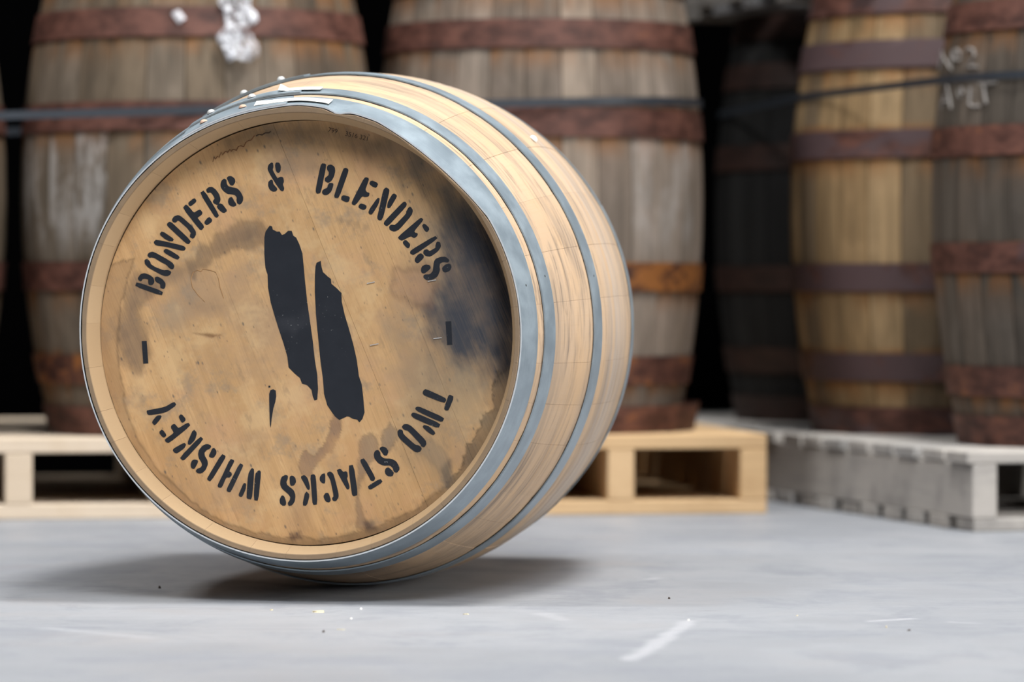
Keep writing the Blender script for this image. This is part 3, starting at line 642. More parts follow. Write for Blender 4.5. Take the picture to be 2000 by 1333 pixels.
def tape(parent, s0, s1, d0, d1, lift, curl, seed):
    """torn strip of masking tape stuck round a hoop"""
    rg = random.Random(seed)
    v, f = [], []
    n = 16
    for i in range(n + 1):
        t = math.radians(d0 + (d1 - d0) * i / n)
        e = curl * max(0.0, 1 - i / 3.0)
        for j in range(4):
            s = s0 + (s1 - s0) * j / 3 + rg.uniform(-0.0006, 0.0006)
            for q in (0, 1):
                r = rad(s) * kth(t) + dent(t, s) + HT + lift + 0.0005 * q + e * (0.4 + 0.6 * j / 3)
                v.append(P(t, s, r))
    for i in range(n):
        for j in range(3):
            a = (i * 4 + j) * 2; b = (i * 4 + j + 1) * 2; c = ((i + 1) * 4 + j + 1) * 2; d = ((i + 1) * 4 + j) * 2
            f.append((a + 1, d + 1, c + 1, b + 1)); f.append((a, b, c, d))
        for j in (0, 3):
            a = (i * 4 + j) * 2; d = ((i + 1) * 4 + j) * 2
            f.append((a, d, d + 1, a + 1) if j == 0 else (a, a + 1, d + 1, d))
    for i in (0, n):
        for j in range(3):
            a = (i * 4 + j) * 2; b = a + 2
            f.append((a, a + 1, b + 1, b))
    o = link('tape_strip', mesh('tape_strip', v, f), parent, M['tape'])
    o['label'] = 'torn white masking tape'
    return o
hoop_objs = [o for o in barrel.children if o.name.startswith('hoop')]
tape(hoop_objs[0], 0.010, 0.030, 101.5, 82.5, 0.0010, 0.002, 3)
tape(hoop_objs[1], 0.082, 0.100, 98.0, 88.0, 0.0012, 0.007, 4)
# scrap of paper stuck on the belly
chip = dome(0.006, 0.005, 6, 2); chip.materials.append(M['tape'])
on_hoop('paper_scrap', chip, barrel, 47.5, 0.41, -0.001)

# --- the head
SH = 0.047
def ring_fan(r, s0, s1, n=96):
    v = [P(2 * math.pi * i / n, s, r) for s in (s0, s1) for i in range(n)]
    f = [(i, (i + 1) % n, n + (i + 1) % n, n + i) for i in range(n)]
    f.append(tuple(range(n - 1, -1, -1))); f.append(tuple(range(n, 2 * n)))
    return mesh('barrel_head', v, f)
head = link('barrel_head', ring_fan(0.262, 0.0655, 0.072), barrel, M['head'])
link('barrel_head', ring_fan(0.266, LEN - 0.055, LEN - 0.038), barrel, M['head'])

def vnoise(x, y, scale, seed):
    x = x * scale + 1000.0; y = y * scale + 1000.0
    xi, yi = np.floor(x).astype(np.int64), np.floor(y).astype(np.int64)
    fx, fy = x - xi, y - yi
    fx = fx * fx * (3 - 2 * fx); fy = fy * fy * (3 - 2 * fy)
    def hsh(a, b):
        h = (a * 374761393 + b * 668265263 + seed * 982451653) & 0x7fffffff
        h = ((h ^ (h >> 13)) * 1274126177) & 0x7fffffff
        return ((h ^ (h >> 16)) & 0xffff) / 65535.0
    return (hsh(xi, yi) * (1 - fx) + hsh(xi + 1, yi) * fx) * (1 - fy) + (hsh(xi, yi + 1) * (1 - fx) + hsh(xi + 1, yi + 1) * fx) * fy
def fbm(x, y, scale, seed):
    return sum(vnoise(x, y, scale * 2 ** i, seed + i) / 2 ** i for i in range(4)) / 1.875 - 0.5
def sdf(u, v, poly):
    q = np.array(poly, float) / 1e4
    a = q; b = np.roll(q, -1, 0)
    best = np.full(u.shape, 1e9); inside = np.zeros(u.shape, bool)
    for (x0, y0), (x1, y1) in zip(a, b):
        dx, dy = x1 - x0, y1 - y0
        t = np.clip(((u - x0) * dx + (v - y0) * dy) / (dx * dx + dy * dy + 1e-12), 0, 1)
        best = np.minimum(best, np.hypot(u - x0 - t * dx, v - y0 - t * dy))
        if dy != 0:
            inside ^= ((y0 > v) != (y1 > v)) & (u < dx * (v - y0) / dy + x0)
    return np.where(inside, -best, best)
GR = np.array((0.3793, -0.9253)); AC = np.array((0.9253, 0.3793))
def stain_shade_of(u, v):
    col = np.zeros((len(u), 3)); al = np.zeros(len(u))
    along = u * GR[0] + v * GR[1]; across = u * AC[0] + v * AC[1]
    for i, (poly, soft, jag, c, st, tide) in enumerate(STAINS_SHADE):
        d = sdf(u, v, poly)
        d = d + jag * 3.6 * fbm(along * 0.4, across, 80, 11 * i + 3) + jag * 1.4 * fbm(along * 0.2, across, 380, 7 * i + 1)
        m = np.clip((soft - d) / (2 * soft), 0, 1); m = m * m * (3 - 2 * m) * st
        m = m * (1.0 + 0.5 * fbm(u, v, 40, i + 70))
        m = np.clip(m, 0, 1)
        tl = np.exp(-(d / max(0.0011, soft * 0.4)) ** 2) * tide if tide else 0 * m
        for mm, cc in ((m, np.array(c)), (np.clip(tl, 0, 1), np.array(c) * 0.35)):
            na = mm + al * (1 - mm)
            col = np.where(na[:, None] > 1e-6, (cc * mm[:, None] + col * (al * (1 - mm))[:, None]) / np.maximum(na, 1e-6)[:, None], col)
            al = na
    return col, al
joints = [-0.2735, -0.178, -0.075, 0.0622, 0.140, 0.212, 0.2735]
RH = 0.2735
prng = random.Random(9)
for a0, a1 in zip(joints[:-1], joints[1:]):
    a0g, a1g = a0 + (0.00013 if a0 == 0.0622 else 0.00005), a1 - (0.00013 if a1 == 0.0622 else 0.00005)
    na = max(4, int((a1g - a0g) / 0.0021))
    nl = 210
    A = np.linspace(a0g, a1g, na + 1)
    U = []
    for a in A:
        half = math.sqrt(max(1e-6, RH * RH - a * a))
        U.append(np.linspace(-half, half, nl + 1))
    U = np.array(U)
    AA = np.repeat(A[:, None], nl + 1, 1)
    u = (AA * AC[0] + U * GR[0]).ravel(); v = (AA * AC[1] + U * GR[1]).ravel()
    zz = np.full(u.shape, -SH - prng.uniform(0, 0.0003))
    n = len(u)
    front = np.stack([u, v, zz], 1)
    # back side: only the outline corners of the plank
    verts = front.tolist()
    i0, i1 = np.meshgrid(np.arange(na), np.arange(nl), indexing='ij')
    b = (i0 * (nl + 1) + i1).ravel()
    faces = np.stack([b, b + 1, b + nl + 2, b + nl + 1], 1).tolist()
    per = list(range(0, nl + 1)) + [i * (nl + 1) + nl for i in range(1, na + 1)] + list(range(na * (nl + 1) + nl - 1, na * (nl + 1) - 1, -1)) + [i * (nl + 1) for i in range(na - 1, 0, -1)]
    base = len(verts)
    for p_ in per:
        verts.append((verts[p_][0], verts[p_][1], -SH - 0.018))
    m_ = len(per)
    for i in range(m_):
        j = (i + 1) % m_
        faces.append((per[i], base + i, base + j, per[j]))
    me = bpy.data.meshes.new('head_plank')
    me.from_pydata(verts, [], faces)
    c, al = stain_shade_of(u, v)
    full = np.zeros((len(verts), 4), np.float32)
    full[:n, :3] = c; full[:n, 3] = al
    at = me.attributes.new('stain_shade', 'FLOAT_COLOR', 'POINT')
    at.data.foreach_set('color', full.ravel())
    me.update()
    link('head_plank', me, head, M['head'])

def chaikin(p, q=0.18):
    out = []
    for (x0, y0), (x1, y1) in zip(p, p[1:] + p[:1]):
        out.append((x0 + (x1 - x0) * q, y0 + (y1 - y0) * q)); out.append((x1 - (x1 - x0) * q, y1 - (y1 - y0) * q))
    return out
def print_mesh(polys, s_front, th=0.00025, smooth=1, grow=0.0):
    v, f = [], []
    for p in polys:
        q = [tuple(c) for c in p]
        for _ in range(smooth):
            q = chaikin(q)
        q = [(x / 1e4, y / 1e4) for x, y in q]
        area_ = sum(x0 * y1 - x1 * y0 for (x0, y0), (x1, y1) in zip(q, q[1:] + q[:1]))
        if area_ < 0: q.reverse()
        if grow:
            m_ = len(q); out = []
            for i in range(m_):
                (xa, ya), (xb, yb), (xc, yc) = q[i - 1], q[i], q[(i + 1) % m_]
                nx, ny = (yb - ya) + (yc - yb), -(xb - xa) - (xc - xb)
                l_ = math.hypot(nx, ny) or 1
                out.append((xb + nx / l_ * grow, yb + ny / l_ * grow))
            q = out
        b = len(v); n = len(q)
        v += [(x, y, -s_front + th) for x, y in q] + [(x, y, -s_front - 0.0006) for x, y in q]
        f.append(tuple(range(b, b + n)))
        for i in range(n):
            j = (i + 1) % n
            f.append((b + i, b + n + i, b + n + j, b + j))
    return mesh('print', v, f)
for key, polys in LETTERS.items():
    nm = {'logoL': 'stencil_mark', 'logoR': 'stencil_mark', 'drop': 'stencil_mark', 'dashL': 'stencil_dash', 'dashR': 'stencil_dash', 'and': 'stencil_ampersand'}.get(key, 'stencil_letter')
    me = print_mesh(polys, SH, smooth=1 if nm in ('stencil_letter', 'stencil_ampersand') else 0, grow=0.0007 if nm != 'stencil_mark' else 0.0003)
    me.name = nm
    link(nm, me, head, M['ink'])

def tube(pts, r, seg=6):
    v, f = [], []
    for i, p in enumerate(pts):
        p = Vector(p); a = Vector(pts[max(0, i - 1)]); b = Vector(pts[min(len(pts) - 1, i + 1)])
        d = (b - a).normalized()
        n1 = d.orthogonal().normalized(); n2 = d.cross(n1)
        for j in range(seg):
            t = 2 * math.pi * j / seg
            v.append(tuple(p + r * (math.cos(t) * n1 + math.sin(t) * n2)))
    for i in range(len(pts) - 1):
        for j in range(seg):
            a, b = i * seg + j, i * seg + (j + 1) % seg
            f.append((a, b, b + seg, a + seg))
    f.append(tuple(range(seg - 1, -1, -1))); f.append(tuple(range((len(pts) - 1) * seg, len(pts) * seg)))
    return mesh('tube', v, f)
for (x0, y0), (x1, y1) in [((800, 638), (901, 658)), ((1597, 664), (1704, 684)), ((1669, -70), (1775, -57)), ((838, -157), (945, -137))]:
    link('staple', tube([(x0 / 1e4, y0 / 1e4, -SH - 0.001), (x0 / 1e4, y0 / 1e4, -SH + 0.0008), (x1 / 1e4, y1 / 1e4, -SH + 0.0008), (x1 / 1e4, y1 / 1e4, -SH - 0.001)], 0.0006), head, M['wire'])
scr = [(-1229, 2213), (-1215, 2272), (-1195, 2245), (-1167, 2285), (-1147, 2265), (-1120, 2337), (-1099, 2298), (-1065, 2344), (-1031, 2330), (-1004, 2370), (-984, 2343), (-963, 2370), (-916, 2356), (-895, 2402), (-861, 2415), (-821, 2402), (-793, 2454), (-759, 2480), (-719, 2487), (-678, 2546)]
link('tide_mark', tube([(x / 1e4, y / 1e4, -SH - 0.0001) for x, y in scr], 0.0007, 6), head, M['tideline'])
scr = [(-1345, 401), (-1426, 480), (-1508, 586), (-1528, 699), (-1500, 778), (-1439, 811), (-1391, 791), (-1370, 824), (-1275, 811), (-1200, 784), (-1160, 698), (-1140, 586), (-1093, 447)]
link('tide_mark', tube([(x / 1e4, y / 1e4, -SH - 0.0002) for x, y in scr], 0.0006, 6), head, M['tideline2'])
scr = [(-657, 2539), (-617, 2559), (-576, 2552), (-535, 2578), (-488, 2578), (-461, 2597)]
link('tide_mark', tube([(x / 1e4, y / 1e4, -SH - 0.0001) for x, y in scr], 0.0008, 6), head, M['pencil'])
for txt, (x, y), w in (('799', (288, 2589), 0.0135), ('3516', (512, 2538), 0.0165), ('321', (700, 2493), 0.0115)):
    cu = bpy.data.curves.new('stamp', 'FONT'); cu.body = txt; cu.size = 0.0085
    tmp = bpy.data.objects.new('stamp', cu); COL.objects.link(tmp)
    bpy.context.view_layer.update()
    me = bpy.data.meshes.new_from_object(tmp.evaluated_get(bpy.context.evaluated_depsgraph_get()))
    bpy.data.objects.remove(tmp)
    me.materials.clear()
    o = link('stamp_digits', me, head, M['pencil'])
    o.location = (x / 1e4, y / 1e4, -SH + 0.0003); o.rotation_euler = (0, 0, math.radians(-12.7))
# ------------------------------------------------------------------ pallets
def board_mesh(sx, sy, sz, ch=0.002):
    bm = bmesh.new()
    bmesh.ops.create_cube(bm, size=1.0)
    for v in bm.verts:
        v.co = Vector((v.co.x * sx, v.co.y * sy, v.co.z * sz))
    bmesh.ops.bevel(bm, geom=bm.edges[:], offset=ch, segments=1, affect='EDGES')
    me = bpy.data.meshes.new('board'); bm.to_mesh(me); bm.free()
    return me

def pallet(corner, yaw, W, Dp, z0, H, xs, sw, td, tb, ndeck, nbot, wdeck, wbot, mat, label, seed, ragged=0.0, group=None):
    """corner: front left foot; stringers run back (local y), boards run across (local x)"""
    rg = random.Random(seed)
    root = empty('pallet', (corner[0], corner[1], z0), yaw)
    tag(root, label, 'pallet', group)
    sm = board_mesh(sw, Dp, H - td - tb); sm.materials.append(mat)
    for x in xs:
        o = link('stringer', sm, root); o.location = (x + sw / 2, Dp / 2, tb + (H - td - tb) / 2)
    for nm, cnt, wd, th, zc in (('deck_board', ndeck, wdeck, td, H - td / 2), ('bottom_board', nbot, wbot, tb, tb / 2)):
        bmz = [board_mesh(W + rg.uniform(-ragged, ragged), wd, th - 0.0006) for _ in range(3)]
        for b_ in bmz: b_.materials.append(mat)
        for i in range(cnt):
            o = link(nm, bmz[i % 3], root)
            y = wd / 2 + (Dp - wd) * i / (cnt - 1)
            o.location = (W / 2 + rg.uniform(-ragged, ragged), y, zc)
            o.rotation_euler = (0, 0, rg.uniform(-ragged, ragged) * 0.3)
    return root

Y8 = math.radians(8.5); Y15 = math.radians(15.1)
def step(c, yaw, x, y):
    return (c[0] + x * math.cos(yaw) - y * math.sin(yaw), c[1] + x * math.sin(yaw) + y * math.cos(yaw))
p2r = (0.4585, 7.366)
p2 = step(p2r, Y8, -0.770, 0)
pallet(p2, Y8, 0.770, 1.2, 0, 0.143, [0, 0.24, 0.48, 0.722], 0.048, 0.026, 0.026, 9, 7, 0.11, 0.11, M['pine'], 'new pale pine pallet under the middle barrel, right behind the stencilled barrel', 21)
p1r = step(p2, Y8, -0.034, -0.002)
p1 = step(p1r, Y8, -1.067, 0)
pallet(p1, Y8, 1.067, 1.2, 0, 0.143, [0, 0.255, 0.51, 0.765, 1.019], 0.048, 0.027, 0.027, 9, 7, 0.11, 0.11, M['pine_w'], 'new pale pine pallet under the left-hand barrels', 22)
p3 = (0.765, 6.80)
pallet(p3, Y15, 1.10, 1.22, 0, 0.133, [0, 0.35, 0.70, 1.056], 0.044, 0.020, 0.022, 10, 11, 0.098, 0.082, M['grey'], 'weathered grey pallet at right with its long side towards us', 23, 0.008)
p4 = step(p3, Y15, 0.0, 1.26)
pallet(p4, Y15, 1.05, 1.0, 0, 0.133, [0, 0.33, 0.67, 1.006], 0.044, 0.020, 0.022, 8, 8, 0.098, 0.082, M['grey'], 'weathered grey pallet in the dark behind the right-hand pallet', 24, 0.006)
u1 = (0.649, 7.60)
pallet(u1, Y15, 1.05, 1.10, 0.969, 0.133, [0, 0.33, 0.67, 1.006], 0.044, 0.020, 0.022, 8, 6, 0.098, 0.098, M['grey_d'], 'grey pallet lying on top of the dark barrel, cut by the photo top edge', 25, 0.006)

# ------------------------------------------------------------------ standing barrels
def old_profile(L, rb, re):
    return lambda s: rb - (rb - re) * abs((s - L / 2) / (L / 2)) ** 2.0

def old_barrel(loc, L, rb, re, hoops, tones, label, seed, hoopcol, spin=0.0, white=(), loose=0.0, hw=0.052):
    """hoops: heights of hoop centres; tones: list of stave colours picked at random"""
    rg = random.Random(seed)
    root = empty('oak_barrel', loc, spin)
    tag(root, label, 'barrel', None)
    pr = old_profile(L, rb, re)
    N = 28
    hs = sorted(hoops)
    ss = {0.0, L}
    for h in hs:
        for q in (-hw / 2 - 0.045, -hw / 2 - 0.02, -hw / 2, hw / 2, hw / 2 + 0.015):
            if 0 < h + q < L: ss.add(round(h + q, 4))
    for i in range(1, 12): ss.add(round(L * i / 12, 4))
    ss = sorted(ss)
    def build_stave():
        verts, faces, rust = [], [], []
        half = math.pi / N - 0.0035
        cols = 4
        ins = [(L, re - 0.012), (L - 0.035, re - 0.018), (L / 2, rb - 0.027), (0.035, re - 0.018), (0.0, re - 0.012)]
        for j in range(cols):
            t = -half + 2 * half * j / (cols - 1)
            for s in ss:
                r = pr(s) - 0.003 - (0.0016 if j in (0, cols - 1) else 0)
                verts.append((r * math.cos(t), r * math.sin(t), s))
                w = 0.0
                for h in hs:
                    d = h - hw / 2 - s
                    if -hw < d < 0.05: w = max(w, 1 - max(d, 0) / 0.05)
                rust.append(w * 0.85)
            for s, r in ins:
                verts.append((r * math.cos(t), r * math.sin(t), s)); rust.append(0.0)
        n = len(ss) + len(ins)
        for j in range(cols - 1):
            for i in range(n):
                a, b = j * n + i, j * n + (i + 1) % n
                faces.append((a, a + n, b + n, b))
        faces.append(tuple(range(n))); faces.append(tuple(range(cols * n - 1, (cols - 1) * n - 1, -1)))
        me = mesh('stave', verts, faces, 35)
        at = me.attributes.new('rust', 'FLOAT', 'POINT')
        at.data.foreach_set('value', rust)
        me.materials.append(M['old'])
        return me
    sm = build_stave()
    for i in range(N):
        o = link('stave', sm, root)
        o.rotation_euler = (0, 0, 2 * math.pi * i / N)
        c = rg.choice(tones); f_ = rg.uniform(0.8, 1.2)
        ang = math.degrees(2 * math.pi * i / N + spin) % 360
        wa = 0.0
        for lo, hi, am in white:
            if lo <= ang <= hi: wa = am
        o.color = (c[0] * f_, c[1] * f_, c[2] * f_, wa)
    for q, h in enumerate(hs):
        n = 84
        lo, hi = max(0.0, h - hw / 2), min(L, h + hw / 2)
        verts, faces = [], []
        ex = loose if q == 0 else 0.0
        for i in range(n):
            t = 2 * math.pi * i / n
            for s, d in ((lo, 0), (hi, 0), (hi, -0.0025), (lo, -0.0025)):
                r = pr(s) + 0.0015 + d + ex
                verts.append((r * math.cos(t), r * math.sin(t), s))
        for i in range(n):
            for j in range(4):
                a = i * 4 + j; b = i * 4 + (j + 1) % 4; c = ((i + 1) % n) * 4 + (j + 1) % 4; d = ((i + 1) % n) * 4 + j
                faces.append((a, d, c, b))
        o = link('hoop', mesh('hoop', verts, faces, 40), root, M['rust'])
        hc = hoopcol[min(q, len(hoopcol) - 1)]
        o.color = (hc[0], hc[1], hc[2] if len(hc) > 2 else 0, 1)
    for s in (0.03, L - 0.045):
        n = 48; r = re - 0.019
        v = [(r * math.cos(2 * math.pi * i / n), r * math.sin(2 * math.pi * i / n), z) for z in (s, s + 0.015) for i in range(n)]
        f = [(i, (i + 1) % n, n + (i + 1) % n, n + i) for i in range(n)] + [tuple(range(n - 1, -1, -1)), tuple(range(n, 2 * n))]
        o = link('head', mesh('head', v, f), root, M['old'])
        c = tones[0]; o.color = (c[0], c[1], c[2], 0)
    return root, pr

grey_t = [(0.125, 0.096, 0.066), (0.165, 0.13, 0.096), (0.095, 0.073, 0.053), (0.14, 0.105, 0.071)]
pale_t = [(0.23, 0.185, 0.148), (0.285, 0.235, 0.192), (0.18, 0.142, 0.112), (0.245, 0.195, 0.152)]
tan_t = [(0.28, 0.185, 0.092), (0.33, 0.225, 0.118), (0.21, 0.14, 0.072), (0.14, 0.10, 0.06), (0.30, 0.195, 0.095)]
dark_t = [(0.075, 0.062, 0.05), (0.095, 0.078, 0.062), (0.062, 0.053, 0.045), (0.115, 0.092, 0.072)]
shade_black_t = [(0.008, 0.008, 0.0085), (0.012, 0.012, 0.012)]  # deep shade on the rear barrel, painted as near-black stave colour
PT, PG = 0.143, 0.133
B = {}
B[1] = old_barrel((-0.572, 7.49, PT), 0.85, 0.326, 0.272, [0.026, 0.118, 0.284, 0.566, 0.732, 0.824], grey_t,
                  'big weathered barrel behind the stencilled barrel, plastic film hanging on its front', 31, [(0.3, 0.1), (0.75, 0.1), (0.35, 0), (0.15, 0.1), (0.25, 0.15), (0.2, 0.2)], 0.11, white=((195, 250, 0.5),))
B[2] = old_barrel((0.050, 7.635, PT), 0.85, 0.308, 0.262, [0.024, 0.113, 0.283, 0.561, 0.722, 0.826], pale_t,
                  'weathered grey barrel on the new pallet, right of the film-hung barrel, loose bottom hoop', 32, [(0.45, 0.2), (0.6, 0.1), (1.0, 0), (0.35, 0.2), (0.35, 0.15), (0.2, 0.1)], 0.02, white=((300, 340, 0.3),), loose=0.026)
B[0] = old_barrel((-1.238, 7.40, PT), 0.85, 0.326, 0.272, [0.026, 0.118, 0.284, 0.566, 0.732, 0.824], grey_t,
                  'barrel at the left edge of the photo, only a sliver showing', 33, [(0.3, 0.1)], 0.2)
B[4] = old_barrel((1.062, 7.205, PG), 0.85, 0.326, 0.275, [0.026, 0.112, 0.325, 0.526, 0.742, 0.824], dark_t,
                  'dark grey barrel at the right edge with chalk marks near its top', 34, [(0.45, 0.1), (0.5, 0.2), (0.25, 0.35), (0.4, 0.1), (0.3, 0.25), (0.2, 0.2)], 0.05)
B[3] = old_barrel((0.842, 7.83, PG), 0.836, 0.312, 0.265, [0.026, 0.126, 0.293, 0.541, 0.708, 0.810], tan_t,
                  'honey-brown barrel between the dark barrel and the chalk-marked one', 35, [(0.3, 0.6), (0.3, 0.8), (0.35, 0.8), (0.35, 0.8), (0.35, 0.9), (0.3, 0.5)], 0.14)
B[5] = old_barrel((0.735, 8.56, PG), 0.836, 0.312, 0.265, [0.026, 0.126, 0.293, 0.541, 0.708, 0.810], shade_black_t,
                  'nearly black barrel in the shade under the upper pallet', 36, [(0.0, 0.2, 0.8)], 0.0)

# ------------------------------------------------------------------ ratchet straps round the stacks
def hull(points):
    pts = sorted(set(points))
    def half(ps):
        h = []
        for p in ps:
            while len(h) >= 2 and (h[-1][0] - h[-2][0]) * (p[1] - h[-2][1]) - (h[-1][1] - h[-2][1]) * (p[0] - h[-2][0]) <= 0: h.pop()
            h.append(p)
        return h
    a, b = half(pts), half(pts[::-1])
    return a[:-1] + b[:-1]
def strap(keys, zf, width, label):
    pts = []
    for k_ in keys:
        root, pr = B[k_]
        for i in range(96):
            t = 2 * math.pi * i / 96
            x, y = root.location.x, root.location.y
            z = zf(x + 0.31 * math.cos(t)) - root.location.z
            r = max(pr(z - width / 2), pr(z + width / 2)) + 0.0025
            pts.append((x + r * math.cos(t), y + r * math.sin(t)))
    loop = hull(pts)
    dense = []
    for (x0, y0), (x1, y1) in zip(loop, loop[1:] + loop[:1]):
        m = max(1, int(math.hypot(x1 - x0, y1 - y0) / 0.05))
        for i in range(m):
            dense.append((x0 + (x1 - x0) * i / m, y0 + (y1 - y0) * i / m))
    cx = sum(p[0] for p in dense) / len(dense); cy = sum(p[1] for p in dense) / len(dense)
    v, f = [], []
    n = len(dense)
    for (x, y) in dense:
        d = Vector((x - cx, y - cy, 0)).normalized() * 0.0018
        z = zf(x)
        for zz, q in ((z - width / 2, 0), (z - width / 2, 1), (z + width / 2, 1), (z + width / 2, 0)):
            v.append((x + d.x * q, y + d.y * q, zz))
    for i in range(n):
        for j in range(4):
            a = i * 4 + j; b = i * 4 + (j + 1) % 4; c = ((i + 1) % n) * 4 + (j + 1) % 4; d = ((i + 1) % n) * 4 + j
            f.append((a, d, c, b))
    o = link('strap', mesh('strap', v, f), None, M['strap'])
    tag(o, label, 'strap')
strap((0, 1, 2), lambda x: 0.7165 + 0.034 * (x + 0.57), 0.015, 'dark strap tied round the left and middle barrels')
strap((3, 4, 5), lambda x: 0.7685, 0.013, 'thin dark strap tied round the barrels on the grey pallet')

# ------------------------------------------------------------------ plastic film and marks on the barrels
rg = random.Random(77)
b1, pr1 = B[1]
v, f = [], []
nz, nx = 30, 9
for i in range(nz):
    u = i / (nz - 1)
    zc = 0.805 + 0.20 * u
    wid = 0.050 if u > 0.28 else 0.030 + 0.030 * math.sin(math.pi * min(1, u / 0.30)) + 0.01
    for j in range(nx):
        w = j / (nx - 1) - 0.5
        x = -0.481 + w * wid + 0.006 * math.sin(u * 21) + rg.uniform(-0.004, 0.004)
        zz = zc + rg.uniform(-0.004, 0.004)
        z = zz - b1.location.z
        r = pr1(min(0.85, z)) + 0.006
        y = b1.location.y - math.sqrt(max(0.0, r * r - (x - b1.location.x) ** 2))
        bulge = (0.020 if u < 0.28 else 0.008) * (1 - (2 * w) ** 2)
        v.append((x, y - bulge - rg.uniform(0, 0.010), zz))
nf = len(v)
v += [(x, y + 0.003, z) for x, y, z in v]
for i in range(nz - 1):
    for j in range(nx - 1):
        a = i * nx + j
        f.append((a, a + 1, a + nx + 1, a + nx)); f.append((nf + a, nf + a + nx, nf + a + nx + 1, nf + a + 1))
edge = [j for j in range(nx)] + [i * nx + nx - 1 for i in range(1, nz)] + [(nz - 1) * nx + j for j in range(nx - 2, -1, -1)] + [i * nx for i in range(nz - 2, 0, -1)]
for a, b in zip(edge, edge[1:] + edge[:1]):
    f.append((a, nf + a, nf + b, b))
tag(link('plastic_film', mesh('plastic_film', v, f), None, M['film']), 'crumpled glossy plastic film hanging down the front of the left barrel', 'plastic film')

def surf_point(b, pr, px, py, off=0.001):
    """ray from the photograph's viewpoint meets the barrel's side; gives the mark its place on that barrel"""
    ta = (666.5 - py) / 8000.0
    d = Vector(((px - 1000) / 8000.0, math.cos(PITCH) + math.sin(PITCH) * ta, -math.sin(PITCH) + math.cos(PITCH) * ta))
    best = None
    for i in range(2600):
        p = Vector((0, 0, CAM_H)) + d * (6.4 + i * 0.0005)
        h = math.hypot(p.x - b.location.x, p.y - b.location.y)
        gap = h - pr(p.z - b.location.z) - off
        if best is None or gap < best[0]:
            best = (gap, p, h)
        if gap < 0:
            break
    gap, p, h = best
    k_ = (pr(p.z - b.location.z) + off) / h
    return Vector((b.location.x + (p.x - b.location.x) * k_, b.location.y + (p.y - b.location.y) * k_, p.z))
def mark(parent, pr, strokes, w, mat, name):
    inv = (Matrix.Translation(parent.location) @ Matrix.Rotation(parent.rotation_euler.z, 4, 'Z')).inverted()
    for st in strokes:
        pts = [tuple(inv @ surf_point(parent, pr, *q, off=-0.001)) for q in st]
        link(name, tube(pts, w, 6), parent, mat)
b4, pr4 = B[4]
mark(b4, pr4, [[(1829, 136), (1831, 118), (1833, 100), (1842, 112), (1850, 124), (1858, 135), (1859, 118), (1860, 102)]], 0.0021, M['chalk'], 'chalk_letter')
mark(b4, pr4, [[(1862, 100), (1870, 97), (1876, 106), (1874, 117), (1866, 117), (1863, 108), (1865, 99)]], 0.0023, M['chalk'], 'chalk_letter')
mark(b4, pr4, [[(1886, 99), (1894, 94), (1901, 97), (1903, 108), (1897, 120), (1884, 131), (1895, 131), (1909, 130)]], 0.0024, M['chalk'], 'chalk_letter')
mark(b4, pr4, [[(1838, 212), (1844, 190), (1850, 168), (1854, 190), (1857, 212)], [(1842, 198), (1856, 197)]], 0.0021, M['chalk'], 'chalk_letter')
mark(b4, pr4, [[(1872, 176), (1878, 172), (1880, 182), (1875, 190), (1871, 182), (1873, 175)]], 0.0024, M['chalk'], 'chalk_letter')
mark(b4, pr4, [[(1895, 170), (1894, 190), (1893, 203), (1900, 208), (1913, 207)]], 0.0025, M['chalk'], 'chalk_letter')
mark(b4, pr4, [[(1912, 164), (1928, 163), (1946, 161)], [(1921, 164), (1923, 185), (1926, 202)]], 0.0025, M['chalk'], 'chalk_letter')
mark(b1, pr1, [[(343, 24), (346, 30), (352, 38), (356, 43)]], 0.009, M['paint'], 'paint_daub')

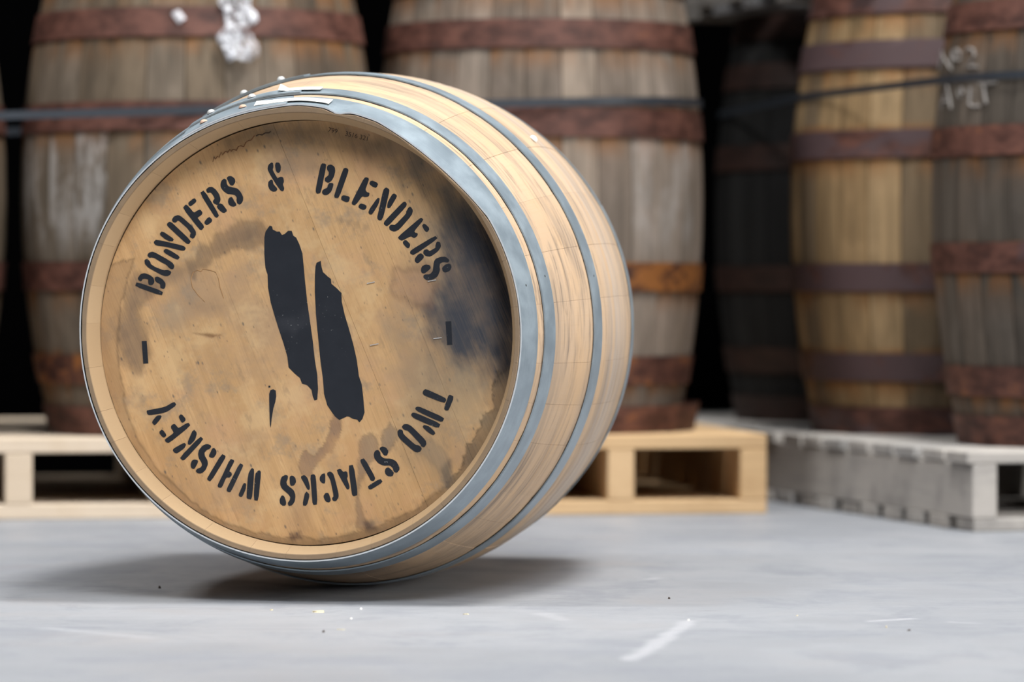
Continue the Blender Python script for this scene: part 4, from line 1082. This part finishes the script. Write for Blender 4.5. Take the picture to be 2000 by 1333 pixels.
# ------------------------------------------------------------------ crumbs on the floor
def crumb(px, py, lx, ly, h, mat, name, label, seed):
    rg = random.Random(seed)
    t = (py - 666.5) / 8000.0
    d = Vector(((px - 1000) / 8000.0, math.cos(PITCH) - math.sin(PITCH) * t, -math.sin(PITCH) - math.cos(PITCH) * t))
    k_ = CAM_H / -d.z
    pos = Vector((0, 0, CAM_H)) + d * k_
    n = 7
    v = []
    for z in (0.0, 1.0):
        for i in range(n):
            a = 2 * math.pi * i / n
            q = rg.uniform(0.6, 1.0) * (1 if z == 0 else 0.75)
            v.append((lx / 2 * math.cos(a) * q, ly / 2 * math.sin(a) * q, h * z * rg.uniform(0.5, 1.0)))
    f = [tuple(range(n - 1, -1, -1)), tuple(range(n, 2 * n))] + [(i, (i + 1) % n, n + (i + 1) % n, n + i) for i in range(n)]
    o = link(name, mesh(name, v, f), None, mat)
    o.location = (pos.x, pos.y, 0.0); o.rotation_euler = (0, 0, rg.uniform(-0.4, 0.4))
    tag(o, label, 'debris', 'crumbs on the concrete floor')
crumb(622, 1197, 0.023, 0.009, 0.0028, M['splinter'], 'wood_splinter', 'longest pale wood splinter on the floor, below the barrel', 1)
crumb(530, 1193, 0.005, 0.005, 0.002, M['splinter'], 'wood_crumb', 'pale crumb on the floor left of the longest splinter', 2)
crumb(705, 1191, 0.005, 0.005, 0.0022, M['tape'], 'paper_crumb', 'white crumb on the floor right of the longest splinter', 3)
crumb(686, 1210, 0.004, 0.004, 0.002, M['tape'], 'paper_crumb', 'tiny white crumb below the white crumb near the splinter', 4)
crumb(632, 1236, 0.004, 0.005, 0.003, M['grit'], 'grit', 'dark speck of grit under the longest splinter', 5)
crumb(665, 1231, 0.014, 0.003, 0.001, M['splinter'], 'wood_sliver', 'thin pale sliver beside the dark grit under the splinter', 6)
crumb(910, 1201, 0.012, 0.004, 0.0015, M['splinter'], 'wood_sliver', 'thin pale sliver on the floor below the barrel right side', 7)
crumb(312, 1150, 0.005, 0.006, 0.004, M['grit'], 'grit', 'dark grit lying in the barrel left-hand shadow', 8)
crumb(1307, 1171, 0.004, 0.004, 0.003, M['grit'], 'grit', 'dark grit on the open floor right of the barrel shadow', 9)
crumb(1731, 1227, 0.003, 0.004, 0.003, M['splinter'], 'wood_crumb', 'orange-brown crumb at far right of the floor', 10)
crumb(1775, 1233, 0.006, 0.004, 0.002, M['grit'], 'grit', 'dark flake on the floor right of the orange-brown crumb', 11)
crumb(1557, 1204, 0.004, 0.004, 0.0015, M['splinter'], 'wood_crumb', 'lone pale crumb on the floor right of the white scuff', 12)
crumb(1345, 1213, 0.004, 0.004, 0.002, M['tape'], 'paper_crumb', 'white crumb at the upper end of the white scuff', 13)
